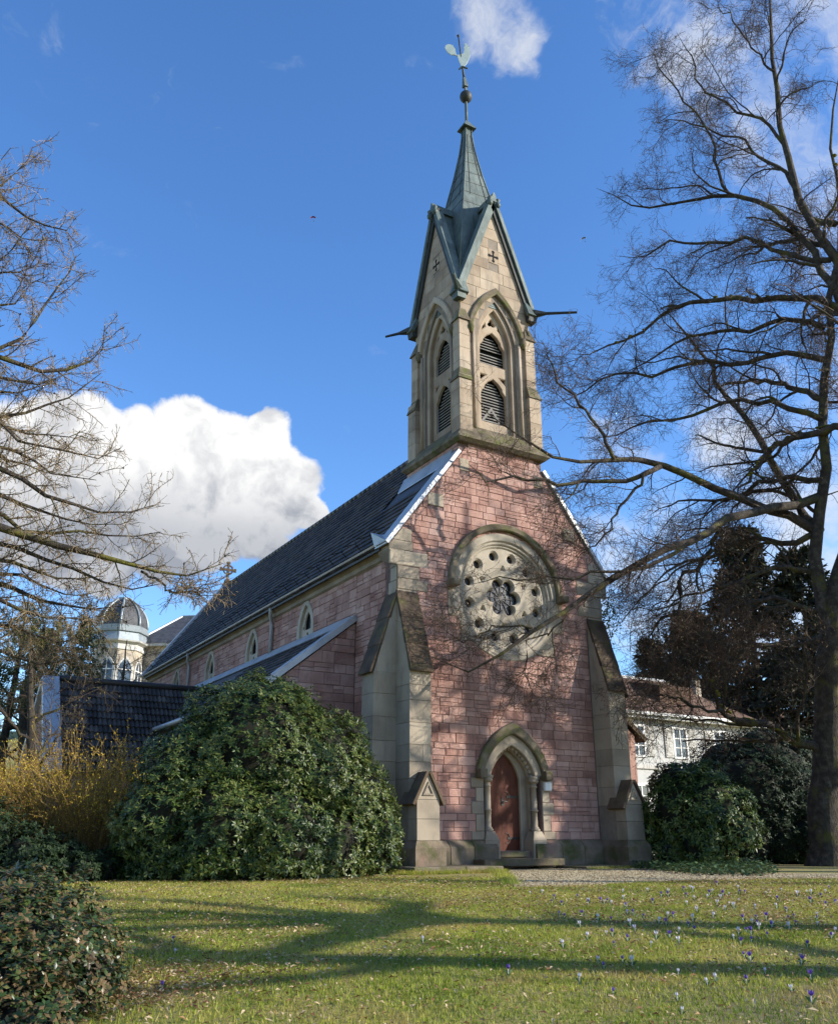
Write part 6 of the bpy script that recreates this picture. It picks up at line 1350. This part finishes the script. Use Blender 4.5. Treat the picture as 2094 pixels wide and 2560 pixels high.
# foreground mahonia
mh = at(60, 2450, 8.2); mh.z = gz1(mh.x, mh.y)
shrub('mahonia', 'glossy bronze-green mahonia bush in the lower left corner', 'shrub', lobes_px([(40, 2455, 8.4, .75), (150, 2455, 8.6, .52), (-60, 2425, 8.8, .7), (120, 2555, 8.0, .55), (215, 2485, 8.5, .34), (-20, 2575, 7.8, .65), (190, 2575, 8.1, .36), (90, 2365, 9.2, .5), (60, 2635, 7.4, .5), (225, 2395, 9.0, .26), (160, 2645, 7.6, .4), (10, 2345, 9.4, .5), (170, 2345, 9.3, .35)]),
    300, .056, .030, 6, M['mahonia'], 74, mh, None, core_f=.62, inner=.6, upw=.5, rough_=(.72, .98, .93, 1.2))
# low dark shrub and groundcover at left
ds = at(120, 2120, 19); ds.z = gz1(ds.x, ds.y)
shrub('dark_evergreen', 'low shadowed evergreen under the forsythia at the left edge', 'shrub', lobes_px([(60, 2142, 20.0, .62), (150, 2152, 20.0, .5), (-40, 2112, 20.5, .8), (260, 2172, 20, .38), (330, 2187, 20, .36), (200, 2182, 19.5, .4), (100, 2192, 19.2, .45)]),
    110, .09, .04, 6, M['shrub_dark'], 75, ds, None, core_f=.6, inner=.5, rough_=(.75, .98, .93, 1.15))

ob = at(110, 1760, 40); ob.z = gz1(ob.x, ob.y)
M['olive_leaf'] = material('olive_leaf', [(.05, .06, .015), (.10, .10, .03), (.16, .15, .05)], .6, 1.2, 2, piece=.7, bump=0, spec=.2, transl=.2)
shrub('evergreen_tree', 'olive-green leafy evergreen between the porch gable and the villa', 'tree', lobes_px([(60, 1720, 40, 1.5), (150, 1690, 41, 1.3), (210, 1620, 42, .9), (120, 1610, 41, 1.1), (20, 1640, 40, 1.3), (-60, 1700, 40, 1.6), (200, 1700, 42, 1.0), (60, 1560, 41, .8)]),
    20, .17, .06, 6, M['olive_leaf'], 76, ob, None, core_f=.35, inner=.6)

# forsythia: many arching rods with yellow buds
fb_ = at(200, 2130, 21.8); fb_.z = gz1(fb_.x, fb_.y)
fe = thing('forsythia', 'golden budding forsythia bush left of the rhododendron', 'shrub', fb_); rf_ = np.random.default_rng(81)
N0 = 950; ang = rf_.random(N0) * 6.283; r0 = np.sqrt(rf_.random(N0)) * 1.0; K = 8
C0 = np.stack([fb_.x + (r0 * np.cos(ang)) * RIGHT.x * 2.0 + r0 * np.sin(ang) * HEAD.x * .8, fb_.y + (r0 * np.cos(ang)) * RIGHT.y * 2.0 + r0 * np.sin(ang) * HEAD.y * .8, np.full(N0, fb_.z - .05)], -1)
dd_ = unit(np.stack([np.cos(ang) * .45 * RIGHT.x + np.sin(ang) * .4 * HEAD.x, np.cos(ang) * .45 * RIGHT.y + np.sin(ang) * .4 * HEAD.y, np.full(N0, 1.5)], -1) + rf_.normal(0, .16, (N0, 3)))
Pf = np.zeros((N0, K, 3)); Pf[:, 0] = C0; Lf = rf_.uniform(1.7, 3.5, N0) * (1 - .22 * r0); d_ = dd_
for k in range(1, K):
    d_ = unit(d_ + rf_.normal(0, .07, (N0, 3)) + np.array([0, 0, -.055 * k * .5])); Pf[:, k] = Pf[:, k - 1] + d_ * (Lf / (K - 1))[:, None]
Rf = np.linspace(.010, .004, K)[None].repeat(N0, 0)
P2, R2 = spawn(rf_, Pf, Rf, 6, .3, 1.0, .7, (.25, .7), 4, .12, -.02, .7, .0034, taper_len=.3)
part('rod', tube_mesh('rod', [(Pf, Rf, 3), (P2, R2, 3)], M['forsythia_twig']), fe, kind='stuff')
bp = np.concatenate([P2.reshape(-1, 3), P2.reshape(-1, 3) + rf_.normal(0, .02, (len(P2) * 4, 3)), Pf[:, 4:].reshape(-1, 3)]); bp = bp[rf_.random(len(bp)) < np.clip((bp[:, 2] - fb_.z - .7) / 1.3, .08, 1.0)]; n = len(bp)
D = unit(rf_.normal(size=(n, 3)) + [0, 0, .5]); Nn = unit(np.cross(D, rf_.normal(size=(n, 3)))); co, tr = leaf_cards(bp, D, Nn, rf_.uniform(.025, .055, n), rf_.uniform(.012, .026, n), .3)
part('bud', fast_mesh('bud', co, tris=tr, mat=M['forsythia']), fe, kind='stuff')

# ivy groundcover along the path
ip = [on_z(px, py, -.45) for px, py in ((1560, 2163), (1640, 2150), (1760, 2150), (1880, 2165), (1950, 2183), (1900, 2192), (1760, 2190), (1690, 2185), (1640, 2180), (1580, 2172))]
ipoly = [(p.x, p.y) for p in ip]; xs = [p[0] for p in ipoly]; ys = [p[1] for p in ipoly]; ri = np.random.default_rng(91)
ix = ri.uniform(min(xs), max(xs), 30000); iy = ri.uniform(min(ys), max(ys), 30000); k = in_poly(ix, iy, ipoly); ix, iy = ix[k][:9000], iy[k][:9000]; n = len(ix)
P = np.stack([ix, iy, gnd(ix, iy) + ri.uniform(.03, .22, n)], -1); a = ri.random(n) * 6.283
D = unit(np.stack([np.cos(a), np.sin(a), ri.normal(0, .3, n)], -1)); Nn = unit(np.stack([ri.normal(0, .35, n), ri.normal(0, .35, n), np.ones(n)], -1)); co, tr = leaf_cards(P, D, Nn, ri.uniform(.06, .11, n), ri.uniform(.06, .1, n), .1)
iv = put(bpy.data.objects.new('ivy', fast_mesh('ivy', co, tris=tr, mat=M['ivy']))); iv['kind'] = 'stuff'; tag(iv, 'ivy groundcover along the edge of the gravel path', 'ivy')
# small ivy growth climbing beside the right kneeler
cx = on_y(1515, 1480, .3); n = 500; P = np.array([4.1, .1, 7.0]) + ri.normal(0, 1, (n, 3)) * [.12, .25, .45]; D = unit(ri.normal(size=(n, 3)) + [0, -.3, -.4]); Nn = unit(np.cross(D, ri.normal(size=(n, 3))))
co, tr = leaf_cards(P, D, Nn, ri.uniform(.05, .1, n), ri.uniform(.04, .08, n)); wi = put(bpy.data.objects.new('wall_ivy', fast_mesh('wall_ivy', co, tris=tr, mat=M['ivy']))); wi['kind'] = 'stuff'; tag(wi, 'tuft of ivy beside the right eave of the facade', 'ivy')
